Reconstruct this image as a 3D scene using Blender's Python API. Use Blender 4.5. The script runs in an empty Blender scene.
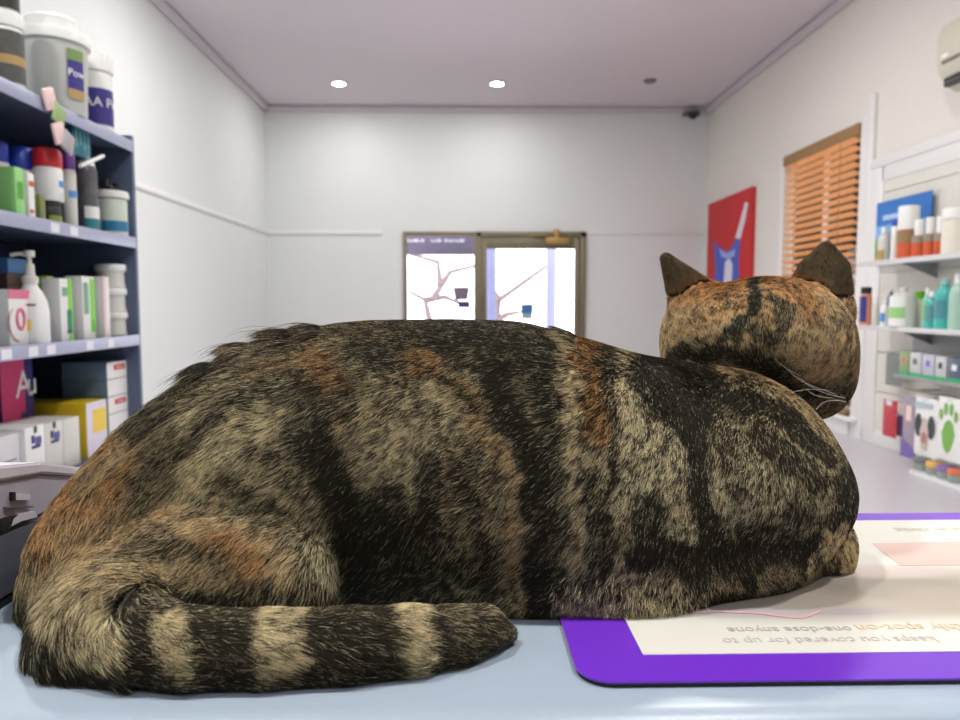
LP = [28, 36, 34, 40, 36, 36, 14]      # downlight strengths, watts
NH = 1000000                            # hairs in the coat
import bpy, bmesh, math, random
import numpy as np
from mathutils import Vector, Matrix
random.seed(7)
SC = bpy.context.scene
COL = SC.collection
PI = math.pi
# ------------------------------------------------------------------ camera
FPX = 721.0
CAM_Z = 1.05
PITCH = math.atan(55 / FPX)
YAW = math.atan(15 / FPX * math.cos(PITCH))
_F = Vector((math.sin(YAW) * math.cos(PITCH), math.cos(YAW) * math.cos(PITCH), -math.sin(PITCH)))
_R = Vector((math.cos(YAW), -math.sin(YAW), 0))
_U = _R.cross(_F)
CAM = Vector((0, 0, CAM_Z))
def ray(px, py):
    return _F + _R * ((px - 480) / FPX) + _U * ((360 - py) / FPX)
def atY(px, py, Y):
    d = ray(px, py); return CAM + d * (Y / d.y)
def atX(px, py, X):
    d = ray(px, py); return CAM + d * (X / d.x)
def atZ(px, py, Z):
    d = ray(px, py); return CAM + d * ((Z - CAM_Z) / d.z)

cd = bpy.data.cameras.new('camera'); cam = bpy.data.objects.new('camera', cd); COL.objects.link(cam)
cd.sensor_width = 36; cd.lens = 36 * FPX / 960
cam.location = CAM
cam.matrix_world = Matrix(((_R.x, _U.x, -_F.x, CAM.x), (_R.y, _U.y, -_F.y, CAM.y), (_R.z, _U.z, -_F.z, CAM.z), (0, 0, 0, 1)))
cd.clip_start = 0.01
cd.dof.use_dof = True; cd.dof.focus_distance = 0.40; cd.dof.aperture_fstop = 13.0
SC.camera = cam
SC.view_settings.view_transform = 'Standard'
SC.view_settings.look = 'None'
SC.view_settings.gamma = 1
SC.view_settings.use_curve_mapping = False
SC.view_settings.exposure = 0.0
SC.cycles.max_bounces = 10
SC.cycles.diffuse_bounces = 5
SC.cycles.transparent_max_bounces = 16
SC.cycles.sample_clamp_indirect = 6
SC.cycles.caustics_reflective = False
SC.cycles.caustics_refractive = False
# ------------------------------------------------------------------ materials
def lin(c):
    return tuple(((x / 255) / 12.92 if x / 255 <= 0.04045 else ((x / 255 + 0.055) / 1.055) ** 2.4) for x in c)
_M = {}
def mat(name, rgb, rough=0.5, metal=0.0, trans=0.0, var=0.05, scale=30, bump=0.0, emit=0, spec=0.5, coat=0.0, alpha=1.0):
    if name in _M: return _M[name]
    m = bpy.data.materials.new(name); m.use_nodes = True
    nt = m.node_tree; b = nt.nodes['Principled BSDF']
    c = lin(rgb)
    b.inputs['Roughness'].default_value = rough
    b.inputs['Metallic'].default_value = metal
    b.inputs['Transmission Weight'].default_value = trans
    b.inputs['Specular IOR Level'].default_value = spec
    b.inputs['Coat Weight'].default_value = coat
    b.inputs['Alpha'].default_value = alpha
    tc = nt.nodes.new('ShaderNodeTexCoord'); nz = nt.nodes.new('ShaderNodeTexNoise')
    nz.inputs['Scale'].default_value = scale; nz.inputs['Detail'].default_value = 3
    nt.links.new(tc.outputs['Object'], nz.inputs['Vector'])
    mx = nt.nodes.new('ShaderNodeMix'); mx.data_type = 'RGBA'
    mx.inputs[6].default_value = tuple(max(0, x * (1 - var)) for x in c) + (1,)
    mx.inputs[7].default_value = tuple(min(1, x * (1 + var)) for x in c) + (1,)
    nt.links.new(nz.outputs['Fac'], mx.inputs[0]); nt.links.new(mx.outputs[2], b.inputs['Base Color'])
    if bump:
        bp = nt.nodes.new('ShaderNodeBump'); bp.inputs['Strength'].default_value = bump; bp.inputs['Distance'].default_value = 0.002
        nt.links.new(nz.outputs['Fac'], bp.inputs['Height']); nt.links.new(bp.outputs['Normal'], b.inputs['Normal'])
    if emit:
        b.inputs['Emission Color'].default_value = c + (1,); b.inputs['Emission Strength'].default_value = emit
    _M[name] = m
    return m
# ------------------------------------------------------------------ mesh helpers
def tag(o, label=None, cat=None, group=None, kind=None):
    if label: o['label'] = label
    if cat: o['category'] = cat
    if group: o['group'] = group
    if kind: o['kind'] = kind
    return o
def empty(name, loc=(0, 0, 0), rz=0.0, label=None, cat=None, group=None):
    o = bpy.data.objects.new(name, None); COL.objects.link(o)
    o.location = loc; o.rotation_euler = (0, 0, rz); o.empty_display_size = 0.05
    return tag(o, label, cat, group)
def link(name, bm, m, parent=None, smooth=False, loc=None):
    me = bpy.data.meshes.new(name)
    bmesh.ops.recalc_face_normals(bm, faces=bm.faces)
    bm.to_mesh(me); bm.free()
    if smooth:
        for p in me.polygons: p.use_smooth = True
        try: me.set_sharp_from_angle(angle=math.radians(38))
        except Exception: pass
    for mm in (m if isinstance(m, (list, tuple)) else [m]): me.materials.append(mm)
    o = bpy.data.objects.new(name, me); COL.objects.link(o)
    if parent is not None: o.parent = parent
    if loc is not None: o.location = loc
    return o
def add_box(bm, x0, x1, y0, y1, z0, z1, bevel=0.0, seg=2, rot=None, mi=0):
    v = [bm.verts.new((x, y, z)) for x in (x0, x1) for y in (y0, y1) for z in (z0, z1)]
    fs = [bm.faces.new([v[i] for i in f]) for f in ((0, 1, 3, 2), (4, 6, 7, 5), (0, 4, 5, 1), (2, 3, 7, 6), (0, 2, 6, 4), (1, 5, 7, 3))]
    for f in fs: f.material_index = mi
    if rot is not None:
        bmesh.ops.transform(bm, matrix=rot, verts=v)
    if bevel > 0:
        bmesh.ops.bevel(bm, geom=list({e for f in fs for e in f.edges}), offset=bevel, segments=seg, affect='EDGES', profile=0.5)
def box(name, x0, x1, y0, y1, z0, z1, m, parent=None, bevel=0.0, seg=2, **k):
    bm = bmesh.new(); add_box(bm, x0, x1, y0, y1, z0, z1, bevel, seg)
    return link(name, bm, m, parent, smooth=bevel > 0)
def add_lathe(bm, prof, n=28, cx=0, cy=0, cap=True, sy=1.0, z0=0):
    rings = []
    for r, z in prof:
        if r < 1e-5: rings.append([bm.verts.new((cx, cy, z + z0))])
        else: rings.append([bm.verts.new((cx + r * math.cos(2 * PI * i / n), cy + sy * r * math.sin(2 * PI * i / n), z + z0)) for i in range(n)])
    for a, b in zip(rings, rings[1:]):
        for i in range(n):
            j = (i + 1) % n
            if len(a) == 1 and len(b) == 1: continue
            if len(a) == 1: bm.faces.new((a[0], b[i], b[j]))
            elif len(b) == 1: bm.faces.new((a[i], a[j], b[0]))
            else: bm.faces.new((a[i], a[j], b[j], b[i]))
    if cap:
        for r in (rings[0], rings[-1]):
            if len(r) > 1: bm.faces.new(r)
def lathe(name, prof, m, parent=None, n=28, sy=1.0, cap=True, cx=0, cy=0):
    bm = bmesh.new(); add_lathe(bm, prof, n, cx, cy, cap, sy)
    return link(name, bm, m, parent, smooth=True)
def add_tube(bm, pts, r, n=8, r1=None):
    pts = [Vector(p) for p in pts]; rings = []
    up = Vector((0.123, 0.31, 0.94))
    for i, p in enumerate(pts):
        d = (pts[min(i + 1, len(pts) - 1)] - pts[max(i - 1, 0)]).normalized()
        a = d.cross(up)
        if a.length < 1e-3: a = d.cross(Vector((1, 0, 0)))
        a.normalize(); b = d.cross(a)
        rr = r if r1 is None else r + (r1 - r) * i / (len(pts) - 1)
        rings.append([bm.verts.new(p + (a * math.cos(2 * PI * k / n) + b * math.sin(2 * PI * k / n)) * rr) for k in range(n)])
    for A, B in zip(rings, rings[1:]):
        for k in range(n): bm.faces.new((A[k], A[(k + 1) % n], B[(k + 1) % n], B[k]))
    bm.faces.new(rings[0]); bm.faces.new(rings[-1])
def tube(name, pts, r, m, parent=None, n=8, r1=None):
    bm = bmesh.new(); add_tube(bm, pts, r, n, r1); return link(name, bm, m, parent, smooth=True)
def add_prism(bm, pts, thick, M=None, mi=0):
    """closed outline pts (u, v) in the local XZ plane, extruded along local Y by thick; M places it"""
    a = [bm.verts.new((u, 0, v)) for u, v in pts]; b = [bm.verts.new((u, thick, v)) for u, v in pts]
    fs = [bm.faces.new(a), bm.faces.new(b[::-1])]
    n = len(pts)
    for i in range(n): fs.append(bm.faces.new((a[i], b[i], b[(i + 1) % n], a[(i + 1) % n])))
    for f in fs: f.material_index = mi
    if M is not None: bmesh.ops.transform(bm, matrix=M, verts=a + b)
def prism(name, pts, thick, m, parent=None, M=None):
    bm = bmesh.new(); add_prism(bm, pts, thick, M); return link(name, bm, m, parent)
def arc_band(name, r, z0, z1, a0, a1, m, parent, t=0.0006, n=14, sy=1.0):
    """a label wrapped round a cylinder between two angles"""
    n = max(n, int(abs(a1 - a0) * 9)); r += .0007
    bm = bmesh.new(); R = []
    for i in range(n + 1):
        a = a0 + (a1 - a0) * i / n
        R.append([bm.verts.new((rr * math.cos(a), sy * rr * math.sin(a), z)) for rr, z in ((r, z0), (r + t, z0), (r + t, z1), (r, z1))])
    for A, B in zip(R, R[1:]):
        for k in range(4): bm.faces.new((A[k], A[(k + 1) % 4], B[(k + 1) % 4], B[k]))
    bm.faces.new(R[0]); bm.faces.new(R[-1])
    return link(name, bm, m, parent, smooth=True)
def text(name, s, size, m, parent, M, extrude=0.0002, align='CENTER', wrap_r=None):
    cu = bpy.data.curves.new(name, 'FONT'); cu.body = s; cu.size = size; cu.extrude = extrude
    cu.align_x = align; cu.align_y = 'CENTER'; cu.resolution_u = 3
    o = bpy.data.objects.new(name, cu); COL.objects.link(o)
    dg = bpy.context.evaluated_depsgraph_get(); me = bpy.data.meshes.new_from_object(o.evaluated_get(dg))
    bpy.data.objects.remove(o); bpy.data.curves.remove(cu)
    if wrap_r:     # bend the flat text round a vertical cylinder; local x becomes arc length
        for v in me.vertices:
            a = v.co.x / wrap_r; rr = wrap_r + v.co.z
            y = v.co.y
            v.co = (rr * math.sin(a), -rr * math.cos(a), y)
    me.transform(M)
    me.materials.clear(); me.materials.append(m)
    o = bpy.data.objects.new(name, me); COL.objects.link(o)
    o.parent = parent
    return o
def frame(origin, u, v):
    """matrix whose local x = u, local y = v, local z = u x v"""
    u = Vector(u).normalized(); v = Vector(v).normalized(); w = u.cross(v)
    return Matrix(((u.x, v.x, w.x, origin[0]), (u.y, v.y, w.y, origin[1]), (u.z, v.z, w.z, origin[2]), (0, 0, 0, 1)))
def copy_tree(o, parent=None, loc=None, label=None, group=None):
    c = o.copy(); COL.objects.link(c); c.parent = parent
    if loc is not None: c.location = loc
    if label: c['label'] = label
    if group: c['group'] = group
    for ch in list(o.children): copy_tree(ch, c)
    return c
# ================================================================== ROOM
XL, XR, YB, YF, HC = -2.51, 3.09, 9.28, -2.6, 3.53
def wall_mat(name, rgb, scale=3, rough=0.6):
    return mat(name, rgb, rough, var=0.015, scale=scale, bump=0.02)
M_wall = wall_mat('painted_wall', (220, 223, 221))
M_wallr = wall_mat('painted_wall_warm', (226, 221, 214))
M_ceil = wall_mat('painted_ceiling', (208, 200, 206))
M_trim = mat('gloss_white_trim', (232, 230, 228), 0.35, var=0.02)
M_floor = mat('pale_vinyl_floor', (200, 197, 203), 0.32, var=0.03, scale=5)
def struct(o): o['kind'] = 'structure'; return o
struct(box('floor', XL - .1, XR + .1, YF - .1, YB + .1, -0.06, 0, M_floor))
struct(box('ceiling', XL - .1, XR + .1, YF - .1, YB + .1, HC, HC + .08, M_ceil))
struct(box('wall_left', XL - .1, XL, YF, YB, 0, HC, M_wall))
struct(box('wall_near', XL - .1, XR + .1, YF - .1, YF, 0, HC, wall_mat('low_bounce_wall', (104, 110, 122))))  # behind the camera; darkened to cut light bounced onto the cat
# back wall with door opening
dl = atY(403, 232, YB).x; dr = atY(586, 232, YB).x; dt = atY(480, 232, YB).z; dm = atY(477, 300, YB).x
bm = bmesh.new()
add_box(bm, XL, dl, YB, YB + .12, 0, HC); add_box(bm, dr, XR, YB, YB + .12, 0, HC); add_box(bm, dl, dr, YB, YB + .12, dt, HC)
struct(link('wall_back', bm, M_wall))
# right wall with window opening
wy0 = atX(861, 160, XR).y; wy1 = atX(786, 160, XR).y; wzt = atX(861, 123, XR).z; wzb = 0.16
bm = bmesh.new()
add_box(bm, XR, XR + .12, YF, wy0, 0, HC); add_box(bm, XR, XR + .12, wy1, YB + .12, 0, HC)
add_box(bm, XR, XR + .12, wy0, wy1, wzt, HC); add_box(bm, XR, XR + .12, wy0, wy1, 0, wzb)
struct(link('wall_right', bm, M_wallr))
# picture rails, cornices, skirting
rz = atY(300, 232.5, YB).z
bm = bmesh.new(); add_box(bm, XL, XL + .022, 5.6, YB, rz - .022, rz + .022, .006)
struct(link('trim_1', bm, M_trim, smooth=True))
bm = bmesh.new(); add_box(bm, XL, atY(382, 234, YB).x, YB - .022, YB, rz - .022, rz + .022, .006)
struct(link('trim_2', bm, M_trim, smooth=True))
bm = bmesh.new(); add_box(bm, dr + .06, XR, YB - .016, YB, rz - .016, rz + .016, .004)
struct(link('trim_3', bm, M_wall, smooth=True))
def cornice(name, pts, M):
    bm = bmesh.new(); add_prism(bm, pts, 1.0, M); struct(link(name, bm, M_trim))
for nm, (x0, y0, z0, x1, y1, z1) in {'trim_4': (XL, YF, HC - .07, XL + .07, YB, HC), 'trim_5': (XR - .07, YF, HC - .07, XR, YB, HC), 'trim_6': (XL, YB - .07, HC - .07, XR, YB, HC)}.items():
    bm = bmesh.new(); add_box(bm, x0, x1, y0, y1, z0, z1); 
    bmesh.ops.bevel(bm, geom=bm.edges[:], offset=.02, segments=2, affect='EDGES')
    struct(link(nm, bm, M_ceil, smooth=True))
struct(box('trim_7', atY(486, 200, YB).x, atY(489, 200, YB).x, YB - .006, YB, dt + .02, HC - .07, M_wall))
struct(box('baseboard_left', XL, XL + .016, YF, YB, 0, .14, M_trim, bevel=.004))
struct(box('baseboard_right', XR - .016, XR, YF, wy0 - .16, 0, .14, M_trim, bevel=.004))
struct(box('baseboard_back', XL, dl, YB - .016, YB, 0, .14, M_trim, bevel=.004))
struct(box('trim_8', dr, XR, YB - .016, YB, 0, .14, M_trim, bevel=.004))
# ---- front entrance: sidelight window and glazed door
M_alu = mat('olive_bronze_aluminium', (122, 114, 92), 0.4, 0.35, var=0.03)
M_glass = mat('clear_glass', (250, 252, 252), 0.0, 0, 1.0, var=0, spec=0.5)
def thin_glass(name, tint=(0.97, 0.98, 0.98)):
    m = bpy.data.materials.new(name); m.use_nodes = True; nt = m.node_tree
    nt.nodes.remove(nt.nodes['Principled BSDF'])
    out = nt.nodes['Material Output']; t = nt.nodes.new('ShaderNodeBsdfTransparent'); g = nt.nodes.new('ShaderNodeBsdfGlossy')
    t.inputs[0].default_value = tint + (1,); g.inputs['Roughness'].default_value = 0.02
    fr = nt.nodes.new('ShaderNodeFresnel'); fr.inputs[0].default_value = 1.35
    mx = nt.nodes.new('ShaderNodeMixShader')
    nt.links.new(fr.outputs[0], mx.inputs[0]); nt.links.new(t.outputs[0], mx.inputs[1]); nt.links.new(g.outputs[0], mx.inputs[2])
    nt.links.new(mx.outputs[0], out.inputs[0]); return m
M_pane = thin_glass('window_glass')
s = YB / FPX
w1 = struct(empty('window_1', (0, 0, 0)))
bm = bmesh.new()
add_box(bm, dl, dl + 4 * s, YB - .03, YB + .06, 0, dt, .004); add_box(bm, dm - 3 * s, dm, YB - .03, YB + .06, 0, dt, .004)
add_box(bm, dl, dm, YB - .025, YB + .055, dt - 4 * s, dt, .004); add_box(bm, dl, dm, YB - .025, YB + .055, 0, .12, .004)
struct(link('window_frame', bm, M_alu, w1, True))
struct(box('window_glass', dl + 3 * s, dm - 2 * s, YB + .01, YB + .016, .1, dt - 3 * s, M_pane, w1))
d1 = struct(empty('door_1', (0, 0, 0)))
gl0, gl1 = atY(487, 300, YB).x, atY(574, 300, YB).x; gt = atY(500, 249, YB).z
bm = bmesh.new()
add_box(bm, dm, dm + .05, YB - .04, YB + .06, 0, dt, .004); add_box(bm, dr - .07, dr, YB - .04, YB + .06, 0, dt, .004)
add_box(bm, dm, dr, YB - .04, YB + .06, dt - .06, dt, .004)
struct(link('door_frame', bm, M_alu, d1, True))
bm = bmesh.new()
add_box(bm, dm + .05, gl0, YB - .02, YB + .03, .01, dt - .06, .004); add_box(bm, gl1, dr - .07, YB - .02, YB + .03, .01, dt - .06, .004)
add_box(bm, gl0, gl1, YB - .02, YB + .03, gt, dt - .06, .004); add_box(bm, gl0, gl1, YB - .02, YB + .03, .01, .2, .004)
struct(link('door_leaf', bm, M_alu, d1, True))
struct(box('door_glass', gl0 - .01, gl1 + .01, YB + .004, YB + .01, .18, gt + .01, M_pane, d1))
M_brass = mat('dull_brass', (168, 140, 78), 0.4, 0.4)
c0, c1 = atY(545, 240, YB).x, atY(568, 240, YB).x
bm = bmesh.new(); add_box(bm, c0, c1, YB - .09, YB - .03, dt - .16, dt - .07, .008)
add_box(bm, c0 + .1, c0 + .17, YB - .09, YB - .03, dt - .08, dt + .03, .01)
add_tube(bm, [(c0 + .14, YB - .06, dt - .06), (c0 - .05, YB - .11, dt - .05), (c0 - .22, YB - .03, dt - .05)], .008)
struct(link('door_closer', bm, M_brass, d1, True))
tube('door_handle', [(gl0 - .05, YB - .06, .9), (gl0 - .05, YB - .06, 1.15)], .011, M_alu, d1)
# stickers on the glass
M_blue = mat('sticker_blue', (52, 112, 178), .5); M_navy = mat('sticker_navy', (62, 60, 108), .5); M_greyst = mat('sticker_grey', (120, 108, 122), .5)
M_paper = mat('white_paper', (236, 236, 232), .6, var=.02)
a = atY(521, 304, YB); b = atY(533, 319, YB)
t = empty('window_sticker', (a.x, YB, b.z), 0, 'square blue sticker with a pale foot, on the glass of the door', 'sticker')
box('sticker_face', 0, b.x - a.x, 0, .003, (a.z - b.z) * .38, a.z - b.z, M_blue, t)
box('sticker_strip', 0.01, b.x - a.x - .01, 0, .003, 0, (a.z - b.z) * .38, mat('sticker_mint', (150, 178, 180), .5), t)
a = atY(455, 287, YB); b = atY(470, 300, YB)
prism('hours_card', [(0, 0), (b.x - a.x - .03, 0), (b.x - a.x, a.z - b.z), (-.03, a.z - b.z)], .004, M_greyst, None, Matrix.Translation((a.x, YB + .004, b.z)))
tag(bpy.data.objects['hours_card'], 'grey-mauve card stuck on the narrow window beside the door, above a navy one', 'sign')
a = atY(458, 301, YB); b = atY(470, 308, YB)
o = box('notice_card', a.x, b.x, YB + .004, YB + .008, b.z, a.z, M_navy); tag(o, 'small navy card on the narrow window beside the door', 'sign')
# awning sign outside the sidelight
M_awn = mat('awning_mauve', (112, 100, 124), .7); M_lav = mat('lavender_paint', (160, 160, 205), .6)
aw = empty('shop_awning', (0, 0, 0), 0, 'mauve awning with pale lettering hanging outside the narrow window', 'awning')
ax0, ax1 = atY(396, 250, 9.9).x, atY(479, 250, 9.9).x; az0, az1 = atY(440, 255, 9.9).z, atY(440, 226, 9.9).z
box('valance', ax0, ax1, 9.88, 9.92, az0, az1, M_awn, aw)
box('front_rail', ax0, ax1, 9.86, 9.88, az1 - .1, az1 - .06, M_alu, aw)
xx = ax0 + .16
for i_ in range(15):
    w_ = .018 + .022 * ((i_ * 7) % 3)
    if i_ not in (5, 9): box('letter', xx, xx + w_, 9.872, 9.88, az0 + .17, az0 + .215 - .012 * (i_ % 2), mat('letter_white', (206, 198, 212), .5), aw)
    xx += w_ + .012
# post, trees, pavement outside
M_pave = mat('pavement', (225, 220, 215), .8, var=.05)
struct(box('ground', -14, 16, YB + .13, 32, -.08, -.02, M_pave))
po = atY(551, 280, 10.8)
o = box('verandah_post', po.x - .07, po.x + .07, 10.73, 10.87, -.02, 3.4, M_lav, bevel=.006); tag(o, 'square lavender verandah post standing outside the glass door', 'post')
po = atY(491.5, 280, 10.5)
o = box('verandah_post', po.x - .065, po.x + .065, 10.43, 10.57, -.02, 3.4, M_lav, bevel=.006); tag(o, 'lavender verandah post seen along the hinge edge of the glass door', 'post')
M_bark = mat('pale_bark', (122, 102, 104), .8, var=.15)
def tree(px, Y, branches, label):
    b0 = atY(px, 320, Y)
    t = empty('street_tree', (0, 0, 0), 0, label, 'tree')
    tube('trunk', [(b0.x, Y, -.03), (b0.x + .03, Y, .6), (b0.x, Y, b0.z)], .09, M_bark, t, 10, .06)
    for br in branches:
        tube('branch', [atY(x, y, Y + dy) for x, y, dy in br], .07, M_bark, t, 8, .035)
tree(497, 13.0, [[(497, 322, 0), (499, 300, 0), (520, 285, .1), (552, 262, .2)], [(499, 300, 0), (493, 290, 0), (488, 262, .1)], [(497, 320, 0), (508, 314, 0), (520, 312, .2)]], 'bare pale tree with a rising branch, seen through the glass door')
tree(430, 13.5, [[(430, 322, 0), (425, 300, 0), (409, 291, 0)], [(425, 300, 0), (445, 297, .2), (462, 304, .2)], [(432, 300, 0), (450, 272, .2), (474, 266, .4)], [(440, 285, .1), (438, 262, .2), (410, 254, .2)]], 'bare pale tree with spreading branches, seen through the narrow window')
# ---- right window with timber venetian blind
w2 = struct(empty('window_2', (0, 0, 0)))
bm = bmesh.new()
for y0, y1 in ((wy0, wy0 + .05), (wy1 - .05, wy1), ((wy0 + wy1) / 2 - .02, (wy0 + wy1) / 2 + .02)): add_box(bm, XR + .05, XR + .1, y0, y1, wzb, wzt)
add_box(bm, XR + .05, XR + .1, wy0, wy1, wzt - .05, wzt); add_box(bm, XR + .05, XR + .1, wy0, wy1, wzb, wzb + .05); add_box(bm, XR + .05, XR + .1, wy0, wy1, 1.25, 1.29)
struct(link('window_frame', bm, M_trim, w2))
struct(box('window_glass', XR + .07, XR + .075, wy0 + .04, wy1 - .04, wzb + .04, wzt - .04, M_pane, w2))
bm = bmesh.new()
ty = atX(874, 100, XR - .02).y
add_box(bm, XR - .03, XR, ty - .02, ty + .07, 0, atX(875, 93, XR - .02).z, .004)
add_box(bm, XR - .010, XR, wy0 - .10, wy0, 0, wzt + .06, .003); add_box(bm, XR - .016, XR, wy1, wy1 + .09, 0, wzt + .04, .005)
add_box(bm, XR - .03, XR, wy0, wy1, 0, wzb, .005)
struct(link('window_architrave', bm, M_trim, w2, True))
struct(box('window_sill', XR - .07, XR + .05, wy0 - .14, wy1 + .09, wzb - .03, wzb, M_trim, w2, bevel=.006))
M_wood = mat('orange_timber', (238, 186, 132), .45, var=.14, scale=12)
M_woodd = mat('brown_timber', (150, 112, 66), .45, var=.1, scale=12)
bl = empty('venetian_blind', (XR, 0, 0), 0, 'orange timber venetian blind filling the tall window', 'blind')
box('headrail', -.03, .035, wy0 + .005, wy1 - .005, wzt - .09, wzt, M_woodd, bl, bevel=.004)
z = wzt - .115; ns = 0
pr = None
while z > wzb + .05:
    if pr is None:
        bm = bmesh.new()
        add_box(bm, -.037, .037, wy0 + .035, wy1 - .05, -.0013, .0013, rot=Matrix.Rotation(math.radians(20), 4, 'Y'))
        pr = link('slat', bm, M_wood, bl); o = pr
    else:
        o = pr.copy(); COL.objects.link(o); o.parent = bl
    o.location = (.0, 0, z); z -= .064; ns += 1
box('bottom_rail', -.022, .022, wy0 + .035, wy1 - .05, wzb + .01, wzb + .035, M_woodd, bl, bevel=.003)
for k in (.2, .8):
    yy = wy0 + (wy1 - wy0) * k
    tube('ladder_cord', [(-.026, yy, wzt - .06), (-.026, yy, wzb + .03)], .0035, M_woodd, bl, 6)
# pavement outside right window
struct(box('ground', XR + .13, 14, -4, YB + .12, -.08, -.02, M_pave))
# ---- downlights
M_lamp = mat('downlight_glow', (255, 252, 245), .5, emit=60, var=0)
M_ring = mat('downlight_ring', (225, 222, 222), .4)
M_dark = mat('black_plastic', (28, 28, 32), .45)
def downlight(x, y, label, on=True, power=34, group=None, r=.085):
    t = empty('ceiling_downlight', (x, y, HC), 0, label, 'ceiling light', group)
    lathe('trim_ring', [(r * .82, -.001), (r * 1.15, -.004), (r * 1.2, -.010), (r * 1.05, -.016), (r * .8, -.012)], M_ring, t, 28, cap=False)
    lathe('lamp_disc', [(0, -.008), (r * .86, -.008), (r * .86, -.003), (0, -.003)], M_lamp if on else M_dark, t, 28)
    if on:
        ld = bpy.data.lights.new('downlight_beam', 'AREA'); ld.shape = 'DISK'; ld.size = .16; ld.energy = power; ld.color = (1, .985, .96)
        lo = bpy.data.objects.new('downlight_beam', ld); COL.objects.link(lo); lo.parent = t; lo.location = (0, 0, -.02)
    return t
p = atZ(339, 83, HC); q = atZ(497, 83, HC)
downlight(p.x, p.y, 'glowing round downlight in the ceiling straight above the narrow window', power=12)
downlight(q.x, q.y, 'glowing round downlight in the ceiling above the glass door', power=12)
for i, (x, y) in enumerate([(-1.3, 5.3), (1.0, 5.3), (-1.3, 2.6), (1.2, 2.6), (-.9, .0), (.9, .0), (0, -1.5)]):
    downlight(x, y, 'glowing round downlight of the rows over the reception, out of the picture', True, LP[i], 'downlights over the reception')
p = atZ(650, 80, HC)
t = empty('smoke_detector', (p.x, p.y, HC), 0, 'small dark round detector on the ceiling, between the downlights and the camera', 'detector')
lathe('base', [(0, 0), (.07, 0), (.07, -.012), (.055, -.03), (0, -.03)], mat('detector_grey', (120, 112, 118), .5), t)
p = atY(693, 113, YB - .12)
t = empty('security_camera', (p.x, p.y, p.z), 0, 'small grey dome camera high in the corner over the red canvas', 'camera')
box('bracket', -.1, .1, .02, .12, -.02, .03, mat('camera_grey', (118, 118, 124), .5), t, bevel=.006)
lathe('dome', [(.06, 0), (.062, -.02), (.05, -.05), (.03, -.07), (0, -.08)], M_dark, t)
lathe('body', [(0, .04), (.05, .035), (.065, .02), (.065, 0), (0, 0)], mat('camera_grey', (118, 118, 124), .5), t)
# ---- red canvas
cx = XR - .045
ya = atX(708, 230, cx).y; yb = atX(751, 230, cx).y; zt = atX(751, 187, cx).z
ya = min(ya, YB - .05)
cv = empty('canvas_painting', (XR, 0, 0), 0, 'tall red canvas with a blue and white painted animal on the wall near the corner', 'painting')
box('canvas', -.05, -.002, yb, ya, .85, zt, mat('canvas_red', (196, 44, 46), .7, var=.06, scale=8), cv, bevel=.003)
MP = frame((-.0525, 0, 0), (0, 1, 0), (0, 0, 1))
def paint(name, px, m, off=0.0):
    pts = [atX(x, y, cx) for x, y in px]
    bm = bmesh.new(); add_prism(bm, [(p.y, p.z) for p in pts], .002, Matrix(((0, 1, 0, -.0525 - off), (1, 0, 0, 0), (0, 0, 1, 0), (0, 0, 0, 1))))
    return link(name, bm, m, cv)
Mpb = mat('paint_blue', (72, 92, 190), .6, var=.25, scale=14); Mpw = mat('paint_white', (226, 218, 230), .6, var=.1, scale=14); Mpl = mat('paint_pale_blue', (150, 165, 225), .6, var=.2, scale=14)
paint('painted_body', [(714, 240), (719, 247), (728, 252), (733, 246), (738, 236), (741, 240), (739, 262), (740, 300), (712, 300), (716, 270)], Mpb)
paint('painted_chest', [(726, 262), (730, 258), (733, 264), (732, 300), (723, 300)], Mpw, .0022)
paint('painted_face', [(720, 249), (728, 253), (736, 249), (735, 256), (729, 259), (722, 257)], Mpl, .0022)
paint('painted_tail', [(736, 238), (741, 221), (746, 202), (749, 203), (746, 220), (741, 239)], Mpw, .0022)
# ---- split air conditioner
ACX = XR - .22
y1 = atX(936, 50, ACX).y; zt = atX(936, 24, ACX).z; zb = atX(936, 84, ACX).z
ac = empty('air_conditioner', (0, 0, 0), 0, 'cream wall-mounted split air conditioner high above the retail shelves', 'air conditioner')
M_ac = mat('aged_cream_plastic', (205, 200, 182), .4, var=.02)
H = zt - zb
bm = bmesh.new()
prof = [(0, 0), (-.13, -.03), (-.20, .05), (-.22, .12), (-.22, H * .72), (-.19, H * .95), (-.14, H), (0, H)]
add_prism(bm, prof, 1.0, Matrix(((1, 0, 0, XR), (0, -1, 0, y1), (0, 0, 1, zb), (0, 0, 0, 1))))
bmesh.ops.bevel(bm, geom=bm.edges[:], offset=.008, segments=2, affect='EDGES')
link('casing', bm, M_ac, ac, True)
box('outlet', XR - .195, XR - .05, y1 - .96, y1 - .05, zb - .030, zb + .02, M_dark, ac)
bm = bmesh.new(); add_box(bm, -.05, .05, -.46, .46, -.004, .004, rot=Matrix.Rotation(.5, 4, 'Y'))
l = link('louvre', bm, M_ac, ac); l.location = (XR - .15, y1 - .5, zb - .03)
box('indicator_window', XR - .226, XR - .221, y1 - .12, y1 - .06, zb + H * .36, zb + H * .42, mat('indicator_white', (250, 248, 240), .2), ac, bevel=.001)
box('nameplate', XR - .2215, XR - .214, y1 - .22, y1 - .06, zb + .10, zb + .118, mat('plate_grey', (120, 112, 100), .4), ac)
# ================================================================== COUNTER
CT = .895
CY0, CY1 = .2565, .531
M_counter = mat('blue_grey_laminate', (166, 180, 194), .34, var=.03, scale=60)
ct = empty('reception_counter', (0, 0, 0), 0, 'pale blue-grey laminate reception counter the cat lies on', 'counter')
box('countertop', -1.6, 1.5, CY0, CY1, CT - .04, CT, M_counter, ct, bevel=.012, seg=5)
box('counter_panel', -1.58, 1.48, CY0 + .03, CY1 - .03, 0, CT - .0395, M_counter, ct)
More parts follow.
